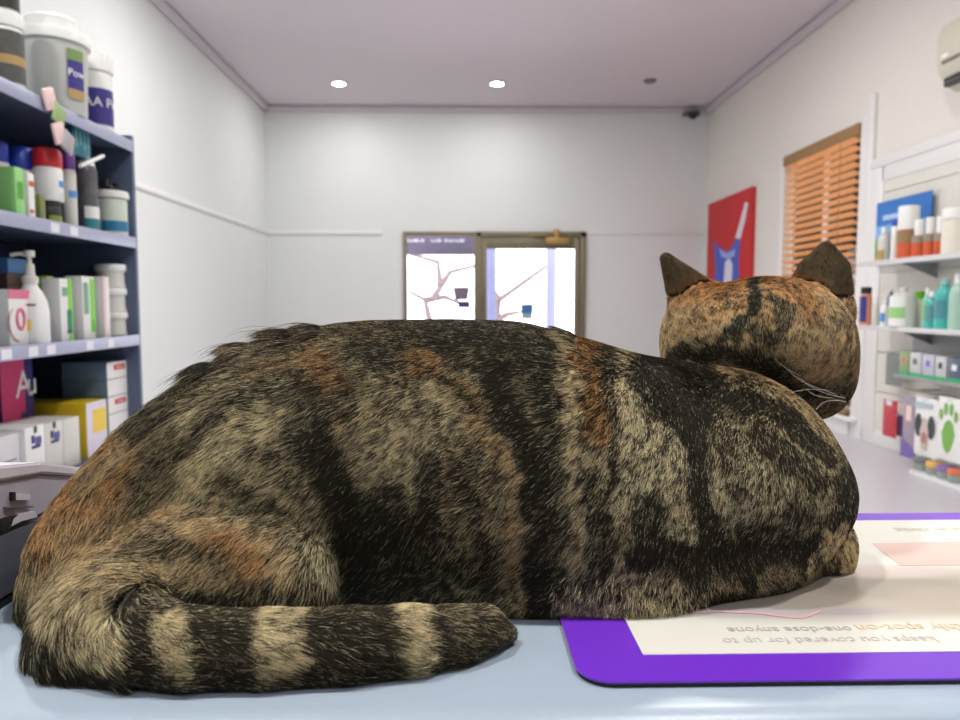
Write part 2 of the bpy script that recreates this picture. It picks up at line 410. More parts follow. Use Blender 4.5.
# mat
MX0, MX1, MY0, MY1 = atZ(590, 690, CT).x - .004, .475, atZ(620, 689, CT).y, atZ(900, 517, CT).y
M_purple = mat('purple_vinyl', (118, 52, 205), .28, var=.02, coat=.3)
def rounded(x0, x1, y0, y1, r, n=8):
    out = []
    for cx_, cy_, a0 in ((x1 - r, y1 - r, 0), (x0 + r, y1 - r, 90), (x0 + r, y0 + r, 180), (x1 - r, y0 + r, 270)):
        for i in range(n + 1):
            a = math.radians(a0 + 90 * i / n); out.append((cx_ + r * math.cos(a), cy_ + r * math.sin(a)))
    return out
MT = Matrix(((1, 0, 0, 0), (0, 0, 1, 0), (0, 1, 0, 0), (0, 0, 0, 1)))   # prism u->x, v->y, thickness->z
cm = empty('counter_mat', (0, 0, 0), 0, 'purple-edged advertising counter mat under the front paws of the cat', 'mat')
def flat(name, pts, z, t, m, parent=cm):
    return prism(name, pts, t, m, parent, Matrix.Translation((0, 0, z)) @ MT)
flat('rubber_backing', rounded(MX0 + .001, MX1 - .001, MY0 + .001, MY1 - .001, .014), CT, .0022, M_dark)
flat('border', rounded(MX0, MX1, MY0, MY1, .014), CT + .0022, .0008, M_purple)
ZP = CT + .0030
M_print = mat('printed_cream', (236, 234, 222), .28, var=.015, coat=.3)
PX0, PX1, PY0, PY1 = atZ(643, 655, ZP).x, .448, atZ(643, 655, ZP).y, atZ(900, 520.5, ZP).y
PANEL = flat('printed_panel', [(PX0, PY0), (PX1, PY0), (PX1, PY1), (PX0, PY1)], ZP, .0003, M_print)
def zq(px, py): q_ = atZ(px, py, ZP); return (q_.x, q_.y)
def flatpx(name, pix, k, m): return flat(name, [zq(*q_) for q_ in pix], ZP + .0003 + .00012 * k, .0001, m)
def blobs(m, lst):      # soft-edged patches of the printed photograph
    nt = m.node_tree; b = nt.nodes['Principled BSDF']; src = b.inputs['Base Color'].links[0].from_socket
    tc = nt.nodes.new('ShaderNodeTexCoord')
    for px, py, rx, ry, c, k in lst:
        x, y = zq(px, py)
        mp = nt.nodes.new('ShaderNodeVectorMath'); mp.operation = 'SUBTRACT'; mp.inputs[1].default_value = (x, y, 0)
        sc = nt.nodes.new('ShaderNodeVectorMath'); sc.operation = 'MULTIPLY'; sc.inputs[1].default_value = (1 / rx, 1 / ry, 0)
        ln_ = nt.nodes.new('ShaderNodeVectorMath'); ln_.operation = 'LENGTH'
        mr_ = nt.nodes.new('ShaderNodeMapRange'); mr_.interpolation_type = 'SMOOTHSTEP'
        mr_.inputs['From Min'].default_value = 1.0; mr_.inputs['From Max'].default_value = .45; mr_.inputs['To Min'].default_value = 0; mr_.inputs['To Max'].default_value = k
        mx = nt.nodes.new('ShaderNodeMix'); mx.data_type = 'RGBA'; mx.inputs[7].default_value = lin(c) + (1,)
        nt.links.new(tc.outputs['Object'], mp.inputs[0]); nt.links.new(mp.outputs[0], sc.inputs[0]); nt.links.new(sc.outputs[0], ln_.inputs[0]); nt.links.new(ln_.outputs['Value'], mr_.inputs['Value'])
        nt.links.new(mr_.outputs[0], mx.inputs[0]); nt.links.new(src, mx.inputs[6]); src = mx.outputs[2]
    nt.links.new(src, b.inputs['Base Color'])
blobs(M_print, [(800, 604, .10, .028, (196, 188, 178), .9), (930, 592, .15, .045, (192, 180, 166), .95), (900, 588, .06, .022, (166, 158, 144), .95), (975, 600, .06, .026, (188, 174, 158), .8), (885, 572, .05, .014, (226, 206, 200), .6), (735, 612, .045, .010, (190, 184, 186), .6), (850, 612, .03, .006, (176, 164, 176), .6)])
flatpx('pink_banner', [(872, 544), (1020, 541), (1020, 566), (900, 566)], 1, mat('print_pink', (238, 202, 190), .3, var=.04, coat=.3))
flatpx('pink_swoosh', [(640, 617), (680, 613), (720, 611.5), (760, 613), (790, 617), (803, 618), (812, 614), (820, 611), (821, 613), (813, 616.5), (803, 620), (788, 619), (758, 615), (720, 613.5), (680, 615), (640, 619)], 2, mat('print_rose', (226, 182, 188), .3, var=.05, coat=.3))
M_txt = mat('print_grey', (196, 196, 190), .4, coat=.2); M_txo = mat('print_orange', (244, 214, 176), .4, coat=.2); M_txr = mat('print_faded', (218, 208, 202), .4, coat=.2)
def mtext(s_, px, py, size, m):
    x, y = zq(px, py)
    text('print_lettering', s_, size, m, cm, frame((x, y, ZP + .0006), (-1, 0, 0), (0, -1, 0)), extrude=.00005)
mtext('monthly spot-on', 930, 628, .0105, M_txo); mtext('one-dose anyone', 790, 630.5, .0085, M_txt)
mtext('keeps you covered for up to', 830, 641, .0085, M_txr); mtext('covered', 905, 640, .0085, M_txt) if False else None
mtext('ask in clinic', 935, 530, .012, mat('print_pale', (214, 212, 200), .4, coat=.2))
# printer on the counter
pr_ = empty('label_printer', (-.2365, 0, CT), 0, 'grey label printer with a pale curved lid standing on the counter behind the cat', 'printer')
M_pd = mat('printer_slate', (92, 96, 106), .45); M_pl = mat('printer_pale', (212, 208, 216), .4); M_pm = mat('printer_mid', (176, 172, 186), .4)
def sideprof(name, pts, m, x0, x1, bev=0):
    bm = bmesh.new(); add_prism(bm, pts, abs(x1 - x0), Matrix(((0, 1, 0, min(x0, x1)), (1, 0, 0, 0), (0, 0, 1, 0), (0, 0, 0, 1))))
    if bev: bmesh.ops.bevel(bm, geom=bm.edges[:], offset=bev, segments=2, affect='EDGES')
    return link(name, bm, m, pr_, True)
sideprof('base', [(.335, .004), (.47, .004), (.47, .034), (.44, .036), (.335, .041)], M_pd, 0, -.16, .002)
sideprof('mid_body', [(.338, .0405), (.468, .034), (.468, .045), (.44, .05), (.40, .061), (.36, .0665), (.338, .067)], M_pm, -.001, -.159, .0015)
sideprof('lid', [(.336, .067), (.36, .0668), (.40, .0615), (.44, .0505), (.469, .042), (.469, .047), (.44, .056), (.40, .068), (.36, .0745), (.336, .075)], M_pl, .001, -.161, .0012)
sideprof('rubber_foot', [(.338, 0), (.467, 0), (.467, .004), (.338, .004)], M_dark, -.001, -.159)
def side_patch(name, pix, m, t=.0008):
    pts = [atX(x, y, -.2365) for x, y in pix]
    bm = bmesh.new(); add_prism(bm, [(p_.y, p_.z - CT) for p_ in pts], t + .001, Matrix(((0, 1, 0, -.001), (1, 0, 0, 0), (0, 0, 1, 0), (0, 0, 0, 1))))
    return link(name, bm, m, pr_)
side_patch('switch', [(13, 493), (29, 494), (29, 500), (13, 500)], M_pl)
side_patch('switch_gap', [(11, 492), (14, 492), (14, 501), (11, 501)], M_dark, .001)
side_patch('paper_slot', [(0, 519), (10, 516), (20, 514), (12, 522), (8, 528), (0, 531)], M_dark)
side_patch('slot_flap', [(12, 519), (18, 514), (33, 511), (36, 517), (20, 521), (10, 526)], M_pl, .001)
side_patch('vent', [(5, 507), (32, 506), (32, 507.5), (5, 508.5)], M_pd)
# ================================================================== LEFT SHELVING
XS = -1.0; SB = -1.34
SE = atX(137, 300, XS).y; S0 = 1.25
ZA, ZB_, ZC, ZD = 1.538, 1.252, .958, .628
M_slate = mat('slate_blue_steel', (92, 104, 128), .45, .2, var=.03)
M_lip = mat('pale_slate_steel', (172, 177, 202), .4, .15, var=.03)
un = empty('shelving_unit', (0, 0, 0), 0, 'slate-blue steel shelving unit packed with pet medicines, beside the white wall', 'shelving unit')
box('end_panel', SB, XS, SE, SE + .018, 0, ZA + .02, M_slate, un, bevel=.002)
box('end_panel', SB, XS, S0 - .018, S0, 0, ZA + .02, M_slate, un, bevel=.002)
box('back_panel', SB, SB + .012, S0, SE, 0.02, ZA + .0, mat('dark_slate_steel', (60, 68, 92), .5, .2), un)
SHF = {}
for z_ in (ZA, ZB_, ZC, ZD, .30, .04):
    sh = box('shelf', SB + .012, XS - .002, S0, SE, z_ - .018, z_, M_slate, un); SHF[z_] = sh
    box('price_rail', XS - .002, XS + .004, S0, SE, z_ - .030, z_ + .002, M_lip, sh, bevel=.001)
M_tick = mat('ticket_white', (232, 230, 236), .5, var=.01)
tick = None
def tickets(lst, z_):
    for px in lst:
        y_ = atX(px, 305 - (z_ - CAM_Z) * FPX / max(.1, atX(px, 300, XS).y), XS).y
        box('price_ticket', XS + .004, XS + .0052, y_ - .018, y_ + .018, z_ - .026, z_ - .004, M_tick, SHF[z_])
tickets([4, 31, 49, 88, 109], ZC); tickets([53, 72], ZB_)
# ---- product builders. Each stands on z at a point, its front facing +x.  right-wall things face -x (rz=pi)
def L(px, z_, off):          # spot on the left shelf
    x_ = XS - off; py = 360
    for _ in range(4):
        p_ = atX(px, py, x_); py = 305 + (CAM_Z - z_) * FPX / p_.y
    return p_.x, p_.y, z_
def col(name, rgb, **k): return mat(name, rgb, k.pop('rough', .4), **k)
W_ = col('product_white', (236, 236, 232), var=.01); WG = col('product_offwhite', (214, 212, 204), var=.01)
TXN = col('ink_navy', (52, 50, 120)); TXW = col('ink_white', (244, 244, 240)); TXR = col('ink_red', (200, 50, 60)); TXD = col('ink_dark', (40, 44, 52))
def jar(pos, r, h, lid_h, m_body, m_lid, label, m_label=None, lab=(.12, .75), name='supplement_jar', cat='jar', group=None, rz=0, neck=True, tx=None, band=None, arc=2.6, lipr=1.04):
    t = empty(name, pos, rz, label, cat, group)
    bh = h - lid_h
    lathe('body', [(r * .9, 0), (r, .004), (r, bh * .90), (r * .94, bh * .97), (r * .86, bh), (0, bh)], m_body, t)
    lathe('lid', [(r * lipr, bh * .985), (r * lipr, h - .006), (r * (lipr - .05), h), (0, h)], m_lid, t)
    if m_label: arc_band('label', r, bh * lab[0], bh * lab[1], -arc / 2, arc / 2, m_label, t)
    if band: arc_band('label_band', r + .0004, bh * band[0], bh * band[1], -arc / 2, arc / 2, band[2], t)
    if tx: text('lettering', tx[0], tx[1], tx[2], t, Matrix.Translation((0, 0, bh * tx[3])) @ Matrix.Rotation(PI / 2 + (tx[4] if len(tx) > 4 else 0), 4, 'Z'), extrude=.0004, wrap_r=r + .0030)
    return t
def spray(pos, r, h, cap_h, m_body, m_cap, label, m_label=None, lab=(.2, .7), name='aerosol_can', cat='can', group=None, rz=0, cr=.92):
    t = empty(name, pos, rz, label, cat, group)
    bh = h - cap_h
    lathe('body', [(r * .95, 0), (r, .003), (r, bh - .006), (r * .9, bh), (0, bh)], m_body, t)
    lathe('cap', [(r * cr, bh), (r * cr, h - .008), (r * cr * .85, h), (0, h)], m_cap, t)
    if m_label: arc_band('label', r, bh * lab[0], bh * lab[1], -.9, .9, m_label, t)
    return t
def carton(pos, d, w, h, m, label, name='medicine_box', cat='box', group=None, rz=0, side=None, m_front=None, patches=(), tx=None, flap=True):
    """d along x (front at +x/2), w along y"""
    t = empty(name, pos, rz, label, cat, group)
    box('carton', -d / 2, d / 2, -w / 2, w / 2, 0, h, m, t, bevel=.0012)
    if m_front: box('front_print', d / 2, d / 2 + .0006, -w / 2 + .001, w / 2 - .001, .001, h - .001, m_front, t)
    for i, (nm, y0, y1, z0, z1, mm, face) in enumerate(patches):
        if face == 'f': box(nm, d / 2 + .0004, d / 2 + .0013 + .0001 * i, -w / 2 + w * y0, -w / 2 + w * y1, h * z0, h * z1, mm, t)
        else: box(nm, -d / 2 + d * y0, -d / 2 + d * y1, -w / 2 - .0011 - .0001 * i, -w / 2 - .0002, h * z0, h * z1, mm, t)
    for s_, sz, mm, fy, fz, face in ([tx] if tx and isinstance(tx[0], str) else (tx or [])):
        if face == 'f': M_ = frame((d / 2 + .002, -w / 2 + w * fy, h * fz), (0, 1, 0), (0, 0, 1))
        else: M_ = frame((-d / 2 + d * fy, -w / 2 - .002, h * fz), (1, 0, 0), (0, 0, 1))
        text('lettering', s_, sz, mm, t, M_)
    return t
def pump(pos, r, h, m_body, m_pump, label, name='pump_bottle', m_label=None, lab=(.1, .6), group=None, rz=0, line=None, patch=None, cat='bottle', sy=1):
    t = empty(name, pos, rz, label, cat, group); bh = h * .66
    lathe('body', [(r * .92, 0), (r, .004), (r, bh * .5), (r * .93, bh * .68), (r * .68, bh * .84), (r * .42, bh * .94), (r * .38, bh), (0, bh)], m_body, t, sy=sy)
    lathe('collar', [(r * .46, bh * .98), (r * .48, bh * 1.08), (r * .30, bh * 1.12), (r * .26, bh * 1.30), (0, bh * 1.30)], m_pump, t)
    bm = bmesh.new(); add_lathe(bm, [(r * .14, bh * 1.28), (r * .14, h * .93), (r * .32, h * .935), (r * .32, h), (0, h)], 20)
    add_tube(bm, [(0, 0, h * .965), (r * .6, -.1 * r, h * .965), (r * 1.05, -.15 * r, h * .945)], r * .13, 8)
    link('pump_head', bm, m_pump, t, True)
    if m_label: arc_band('label', r, bh * lab[0], bh * lab[1], -1.3, 1.3, m_label, t, sy=sy)
    if line: arc_band('label_line', r * .97, bh * .62, bh * .65, -1.4, 1.4, line, t, sy=sy)
    if patch: arc_band('label_patch', r, bh * .22, bh * .4, .1, 1.1, patch, t, sy=sy)
    return t
def bottle(pos, r, h, m_body, m_cap, label, name='bottle', m_label=None, lab=(.15, .65), group=None, rz=0, sy=1.0, cap_frac=.16, shoulder=.75, cat='bottle', neck=.4, band=None):
    t = empty(name, pos, rz, label, cat, group); bh = h * (1 - cap_frac)
    lathe('body', [(r * .92, 0), (r, .004), (r, bh * shoulder), (r * .86, bh * (shoulder + .12)), (r * neck, bh * .97), (r * neck, bh), (0, bh)], m_body, t, sy=sy)
    lathe('cap', [(r * neck * 1.12, bh * .985), (r * neck * 1.12, h - .003), (r * neck, h), (0, h)], m_cap, t)
    if m_label: arc_band('label', r, bh * lab[0], bh * lab[1], -1.2, 1.2, m_label, t, sy=sy)
    if band: arc_band('label_band', r + .0003, bh * band[0], bh * band[1], -1.2, 1.2, band[2], t, sy=sy)
    return t
blue_ = col('cap_blue', (36, 62, 170)); red_ = col('cap_red', (206, 44, 50)); green_ = col('carton_green', (150, 212, 128)); pur_ = col('cap_purple', (96, 50, 130))
navyl = col('label_navy', (58, 50, 132)); gold = col('label_gold', (178, 150, 96)); darklab = col('label_charcoal', (84, 84, 78), var=.3, scale=60)
teal = col('teal_plastic', (44, 128, 140)); lgreen = col('pack_lime', (128, 214, 60)); dgreen = col('mark_green', (20, 130, 90)); pink = col('pack_pink', (222, 120, 150)); ppink = col('pack_blush', (240, 208, 204)); orangeb = col('print_rust', (206, 96, 60))
yellow_ = col('carton_yellow', (216, 186, 30)); lyell = col('print_yellow', (240, 208, 80)); sblue = col('carton_slate', (104, 126, 148), var=.06); magenta = col('pack_magenta', (214, 42, 112)); violet = col('pack_violet', (62, 48, 120)); skyb = col('print_skyblue', (90, 150, 210)); dkg = col('jar_dark', (40, 44, 36), var=.3, scale=90)
def mpp(px, off=0): return (XS - off) / (px - 465) if px != 465 else 1     # metres per pixel at a left-shelf spot
# top board
p_ = L(8, ZA, .034); k = mpp(8, .034)
jar(p_, .036, 72 * k, 13 * k, W_, W_, 'white lidded jar with a charcoal and gold label, under a second jar', darklab, (.06, .9), tx=None, band=(.35, .5, gold), arc=4.2, rz=-.5)
hj = 72 * k
jar((p_[0], p_[1], ZA + hj), .030, .14, .03, W_, W_, 'white jar with a dark green-topped label, stacked on the charcoal-labelled jar', dkg, (.05, .95), band=(.6, .9, col('label_olive', (110, 120, 70))), arc=4.2)
p_ = L(57, ZA, .060); k = mpp(57, .060)
t = empty('large_tub', p_, -.55, 'big white plastic tub with stepped lid and a small navy label, on the top shelf', 'tub')
r = 31 * k; H = 76 * k
lathe('body', [(r * .86, 0), (r * .9, .006), (r * .97, H * .93), (r * .97, H), (0, H)], col('tub_grey_white', (196, 198, 192), var=.02), t)
lathe('lid', [(r * 1.06, H * .90), (r * 1.06, H * 1.0), (r * 1.0, H * 1.035), (r * .80, H * 1.05), (r * .78, H * 1.07), (r * .78, H * 1.2), (r * .7, H * 1.23), (0, H * 1.23)], W_, t)
arc_band('label', r * .965, H * .30, H * .66, -.15, .42, navyl, t); arc_band('label_gold', r * .965, H * .18, H * .30, -.15, .42, gold, t); arc_band('label_green', r * .975, H * .66, H * .80, -.15, .42, col('label_leaf', (120, 150, 90)), t)
text('lettering', 'Pow', .026, TXW, t, Matrix.Translation((0, 0, H * .5)) @ Matrix.Rotation(PI / 2 + .14, 4, 'Z'), .0004, wrap_r=r * .985)
p_ = L(98, ZA, .036); k = mpp(98, .036)
jar(p_, 14.5 * k, 74 * k, 16 * k, W_, W_, 'white jar with a navy label lettered AA P on the top shelf', navyl, (.08, .68), tx=('AA Pe', .036, TXW, .44, -.80), arc=5.4, lipr=1.1)
# hanging blister strip at the top board
p_ = atX(50, 112, XS + .012)
t = empty('hanging_sachets', (XS + .012, p_.y, p_.z), 0, 'pink and green sachets hanging from the edge of the top shelf', 'sachets')
for i, (dy, dz, m_) in enumerate([(0, .03, ppink), (.03, 0, col('sachet_green', (150, 178, 120))), (.02, -.045, ppink), (.05, -.06, col('sachet_grey', (170, 165, 170)))]):
    bm = bmesh.new(); add_box(bm, -.004, .004, -.024, .024, -.025, .025, .0035, 2, rot=Matrix.Rotation(.35 * (-1) ** i, 4, 'X'))
    o = link('sachet', bm, m_, t, True); o.location = (.004 * i, dy, dz)
tube('hang_string', [(0, 0, .06), (.005, .02, .0), (.008, .04, -.05)], .0015, M_tick, t, 6)
# second shelf
p_ = L(2, ZB_, .10); k = mpp(2, .10)
spray(p_, .022, 76 * k, 20 * k, W_, blue_, 'white can with a blue cap, on the second shelf behind the green box', None)
p_ = L(23, ZB_, .10); k = mpp(23, .10)
spray(p_, 15 * k, 74 * k, 22 * k, W_, blue_, 'fat white can with a wide blue cap, on the second shelf behind the orange-printed carton', ppink, (.4, .8), cr=.99)
p_ = L(8, ZB_, .032); k = mpp(8, .055)
carton(p_, .06, 14 * k, 46 * k, green_, 'light green carton on the second shelf', patches=[('print_block', .2, .8, .35, .7, col('print_olive', (90, 170, 70)), 'f')])
p_ = L(22, ZB_, .028); k = mpp(22, .05)
carton(p_, .05, 10 * k, 43 * k, W_, 'narrow white carton with orange print, beside the light green carton', patches=[('print_band', .1, .9, .7, .82, orangeb, 'f'), ('print_band', .1, .7, .1, .18, orangeb, 'f')])
p_ = L(33, ZB_, .03); k = mpp(33, .06)
carton(p_, .05, 9 * k, 24 * k, col('carton_moss', (118, 130, 72)), 'low moss green carton between the fat can and the small dark jar')
p_ = L(50, ZB_, .036); k = mpp(50, .036)
jar(p_, 10.5 * k, 22 * k, 5 * k, dkg, dkg, 'small dark green jar carrying the red-capped can', col('label_moss', (130, 150, 60)), (.05, .45), arc=2.2, lipr=1.0)
t = spray((p_[0], p_[1], ZB_ + 22 * k), 13.5 * k, 51 * k, 18 * k, W_, red_, 'white can with a red cap, standing on the small dark jar', None, cr=.99)
arc_band('label_mark', 13.5 * k, 14 * k, 20 * k, -.3, .5, skyb, t)
for i in range(3): arc_band('label_line', 13.5 * k, (7 - 2 * i) * k, (7.7 - 2 * i) * k, -.2, .9, WG, t)
p_ = L(71, ZB_, .025); k = mpp(71, .025)
bottle(p_, 6.5 * k, 75 * k, WG, pur_, 'slim white bottle with a purple cap, beside the red-capped can', m_label=skyb, lab=(.5, .62), cap_frac=.24, shoulder=.9, neck=.85, name='slim_bottle')
p_ = L(88, ZB_, .05); k = mpp(88, .05)
jar(p_, 10.5 * k, 70 * k, 5 * k, col('smoky_bottle', (96, 96, 98), var=.3, scale=50, rough=.2), W_, 'smoky bottle with a white and teal label band, behind the slim white bottle', teal, (.0, .2), band=(.2, .38, W_), name='smoky_bottle', cat='bottle', lipr=.8)
p_ = atX(80, 142, XS - .03)
t = empty('teal_pouch', (XS - .03, p_.y, p_.z), 0, 'teal bubble pouch hanging under the top shelf', 'pouch')
bm = bmesh.new(); add_box(bm, -.006, .006, -.045, .045, -.04, .052, .005, 3)
link('pouch', bm, col('teal_film', (52, 120, 134), rough=.15, var=.3, scale=40), t, True)
for i in range(4): box('foil_mark', .0062, .007, -.035 + .02 * i, -.025 + .02 * i, -.02 + .01 * (i % 2), .03, col('foil_teal', (110, 170, 178), rough=.1), t)
tube('hook', [(0, 0, .05), (0, 0, .075)], .002, M_lip, t, 6)
a_ = atX(80, 166, XS + .01); b_ = atX(103, 156, XS + .01)
o = tube('pipette', [a_ - Vector(t.location), b_ - Vector(t.location)], .0052, W_, t, 10)
p_ = L(112, ZB_, .044); k = mpp(112, .044)
t = jar(p_, 15 * k, 44 * k, 6 * k, col('jar_mint', (206, 216, 202)), W_, 'pale mint jar with a blue band, at the wall end of the second shelf', col('band_teal', (36, 120, 160)), (.12, .38), arc=3.4, lipr=1.12)
z_ = ZB_ + 44 * k
t = empty('black_trigger', (p_[0], p_[1], z_), 0, 'small black spray trigger lying on the pale mint jar', 'spray trigger')
bm = bmesh.new(); add_box(bm, -.014, .014, -.028, .030, .0, .016, .005); add_box(bm, -.010, .010, -.040, -.024, .010, .032, .004); add_box(bm, -.010, .010, .02, .034, .012, .03, .004)
link('trigger_body', bm, M_dark, t, True); lathe('nozzle', [(.007, .015), (.007, .036), (0, .036)], M_dark, t)
# third shelf
p_ = L(5, ZC, .16); k = mpp(5, .16)
carton(p_, .08, 34 * k, 68 * k, col('carton_brown', (112, 92, 84)), 'brown carton at the back of the third shelf under a blue box')
carton((p_[0], p_[1], ZC + 68 * k), .09, 36 * k, 14 * k, skyb, 'flat sky-blue box lying on the brown carton')
p_ = L(6, ZC, .06); k = mpp(6, .06)
t = carton(p_, .07, 34 * k, 55 * k, W_, 'white carton with a pink top band and a pink looped design, on the third shelf', patches=[('pink_band', 0, 1, .84, 1.0, pink, 'f')])
tube('loop_print', [(.0365, (10 - 14 + 14 * math.cos(a)) * k, (22 + 17 * math.sin(a)) * k) for a in np.linspace(2.2, 4.7, 12)], .0028, ppink, t)
tube('loop_print', [(.0365, (0 + 6 * math.cos(a)) * k, (26 + 10 * math.sin(a)) * k) for a in np.linspace(0, 6.2, 14)], .0036, pink, t)
p_ = L(33, ZC, .035); k = mpp(33, .035)
pump(p_, 15.5 * k, 92 * k, W_, WG, 'white pump bottle with a burgundy line, on the third shelf', line=col('ink_burgundy', (150, 60, 90)), patch=lyell, rz=-2.2)
p_ = L(26, ZC, .012); 
p_ = L(43, ZC, .09); k = mpp(43, .09)
carton(p_, .05, 12 * k, 64 * k, col('carton_grass', (140, 190, 60)), 'slim grass-green carton behind the white pump bottle')
def toothpaste(px, w, h, off, label, cols, grp=None):
    p_ = L(px, ZC, off); k = mpp(px, off)
    return carton(p_, .045, w * k, h * k, W_, label, patches=cols)
toothpaste(59, 21, 62, .045, 'white and lime carton with a dark green figure, right behind the pump bottle', [('lime_stripe', .68, 1, 0, 1, lgreen, 'f'), ('green_mark', .55, .9, .18, .5, dgreen, 'f'), ('navy_mark', .5, .9, .12, .18, TXN, 'f'), ('grey_print', .2, .6, .72, .86, col('print_sage', (120, 170, 140)), 'f')])
toothpaste(82, 23, 62, .045, 'white carton with a tall lime green stripe, between the lime carton and the blush one', [('lime_stripe', .62, .98, .1, .97, lgreen, 'f'), ('green_foot', .66, .9, .12, .3, col('mark_leaf', (80, 180, 40)), 'f'), ('grey_print', .1, .45, .4, .9, col('print_sage', (120, 170, 140)), 'f')])
toothpaste(100, 13, 60, .045, 'narrow blush pink and white carton beside the ribbed white pots', [('blush_stripe', 0, .4, 0, 1, ppink, 'f')])
for i in range(3):
    p_ = L(112.5, ZC, .065); k = mpp(112.5, .065); h = 23.5 * k
    t = empty('ribbed_pot', (p_[0], p_[1], ZC + i * h), 0, ['lowest', 'middle', 'topmost'][i] + ' of the three ribbed white pots stacked on the third shelf', 'pot', 'stacked ribbed white pots')
    r = 14 * k
    lathe('body', [(r * .9, 0), (r * .98, .003), (r * .92, h * .2), (r * .9, h * .62), (r * .95, h * .74), (0, h * .74)], WG, t)
    lathe('lid', [(r * 1.0, h * .72), (r * 1.04, h * .76), (r * 1.04, h * .96), (r, h), (0, h)], W_, t)
# fourth shelf
p_ = L(10, ZD, .19); k = mpp(10, .19)
def DB(px, py_b, off):    # a spot on the fourth shelf
    return L(px, ZD, off)
k = mpp(6, .20)
pz = L(2, ZD, .20)
t = carton(pz, .10, 52 * k, 132 * k, violet, 'magenta and violet carton lettered A u, standing at the back of the fourth shelf', patches=[('magenta_print', 0, .70, .42, 1, magenta, 'f'), ('magenta_print', 0, .55, .0, .42, magenta, 'f')], tx=[('A', .10, TXW, .66, .62, 'f'), ('u', .09, TXW, .93, .62, 'f')])
# grey boxes with white ends, columns at the far end of the shelf
def zpx(py, x_, px): return atX(px, py, x_).z
def endbox(px0, px1, yt, yb, xf, depth, m_side, label, patches, grp=None, name='medicine_box', tx=None, flip=True):
    a_ = atX(px0, (yt + yb) / 2, xf); b_ = atX(px1, (yt + yb) / 2, xf)
    zt_, zb_ = atX((px0 + px1) / 2, yt, xf).z, atX((px0 + px1) / 2, yb, xf).z
    w = b_.y - a_.y
    t = carton((xf - depth / 2, (a_.y + b_.y) / 2, zb_), depth, w, zt_ - zb_, m_side, label, name=name, m_front=W_, patches=patches, group=grp, tx=tx)
    return t, zt_, zb_
redp = [('red_print', .3, .8, .5, .8, TXR, 'f'), ('white_print', .4, .7, .62, .67, TXW, 'f')]
redt = 'CARE'
rows = [(361, 380, redp, 'topmost white-ended slate box of the stack on the fourth shelf, with red print'),
        (380, 398, [], 'plain white-ended slate box, second in the stack at the end of the fourth shelf'),
        (398, 416, redp, 'white-ended slate box with a red print, third from the top of its stack'),
        (416, 433, [], 'plain white-ended slate box, fourth in the stack at the end of the fourth shelf'),
        (433, 449, redp, 'white-ended slate box with a red print, fifth from the top of its stack')]
xf = XS - .04
zr = [atX(116, y_, xf).z for y_ in (361, 380, 398, 416, 433, 450)]
zz = ZD
nlow = 1
hh = zr[0] - zr[1]
y0_, y1_ = atX(107, 380, xf).y, atX(129, 380, xf).y
zt_ = zr[0]; i = 0
nb = int(round((zt_ - ZD) / hh)); hh = (zt_ - ZD) / nb
for i in range(nb):
    z0_ = zt_ - (i + 1) * hh
    lab = rows[i][3] if i < 5 else 'white-ended slate box at the very bottom of its stack, behind the cat'
    carton((xf - .065, (y0_ + y1_) / 2, z0_), .13, y1_ - y0_, hh - .0006, sblue, lab, m_front=W_, patches=(rows[i][2] if i < 5 else []), group='slate medicine boxes', tx=None)
# yellow-sided boxes in front of that stack
xf2 = XS - .04
y0_, y1_ = atX(86, 420, xf2).y, atX(107, 420, xf2).y
zt_ = atX(95, 401, xf2).z; hh = .105; nb = int(round((zt_ - ZD) / hh)); hh = (zt_ - ZD) / nb
names = ['upper white-fronted yellow box with a yellow label, beside the slate stack', 'lower white-fronted yellow box with a yellow label, beside the slate stack', 'bottom white-fronted yellow box beside the slate stack']
for i in range(nb):
    carton((xf2 - .10, (y0_ + y1_) / 2, zt_ - (i + 1) * hh), .20, y1_ - y0_ - .002, hh - .0006, yellow_, names[min(i, 2)], m_front=col('carton_lilac', (226, 218, 232)), patches=[('yellow_print', .3, .95, .42, .85, lyell, 'f')], group='yellow medicine boxes')
# white boxes with navy marks, nearest on the shelf
xf3 = XS - .03
y0_ = atX(25, 440, xf3).y; y1_ = atX(80, 440, xf3).y; zt_ = atX(60, 420, xf3).z
w = (y1_ - y0_) / 3; H = zt_ - ZD
labs = ['white carton with navy print beside the wide white carton', 'middle of the three white vaccine cartons with navy print', 'white vaccine carton with navy print, next to the yellow boxes']
for i in range(3):
    carton((xf3 - .09, y0_ + w * (i + .5), ZD), .18, w - .002, H * (1.02 - .02 * i), WG if i else W_, labs[i], name='vaccine_carton', group='white vaccine cartons',
           patches=([] if i == 2 else [('navy_block', .30, .75, .60, .655, TXN, 'f'), ('navy_stroke', .3, .45, .70, .84, TXN, 'f'), ('grey_stroke', .5, .8, .66, .8, col('ink_violet', (90, 90, 150)), 'f'), ('syringe_print', .45, .58, .88, 1.0, TXD, 'f')]))
yq = atX(0, 440, xf3).y
carton((xf3 - .10, (yq + y0_) / 2 - .04, ZD), .18, (y0_ - yq) + .07, H * .97, col('carton_cool_white', (214, 212, 216)), 'wide white carton with faint red lettering, at the near end of the fourth shelf', patches=[('red_print', .5, .85, .46, .48, TXR, 'f'), ('grey_print', .5, .9, .52, .54, TXN, 'f')], name='vaccine_carton')  # carton in a cool, slightly greyed white
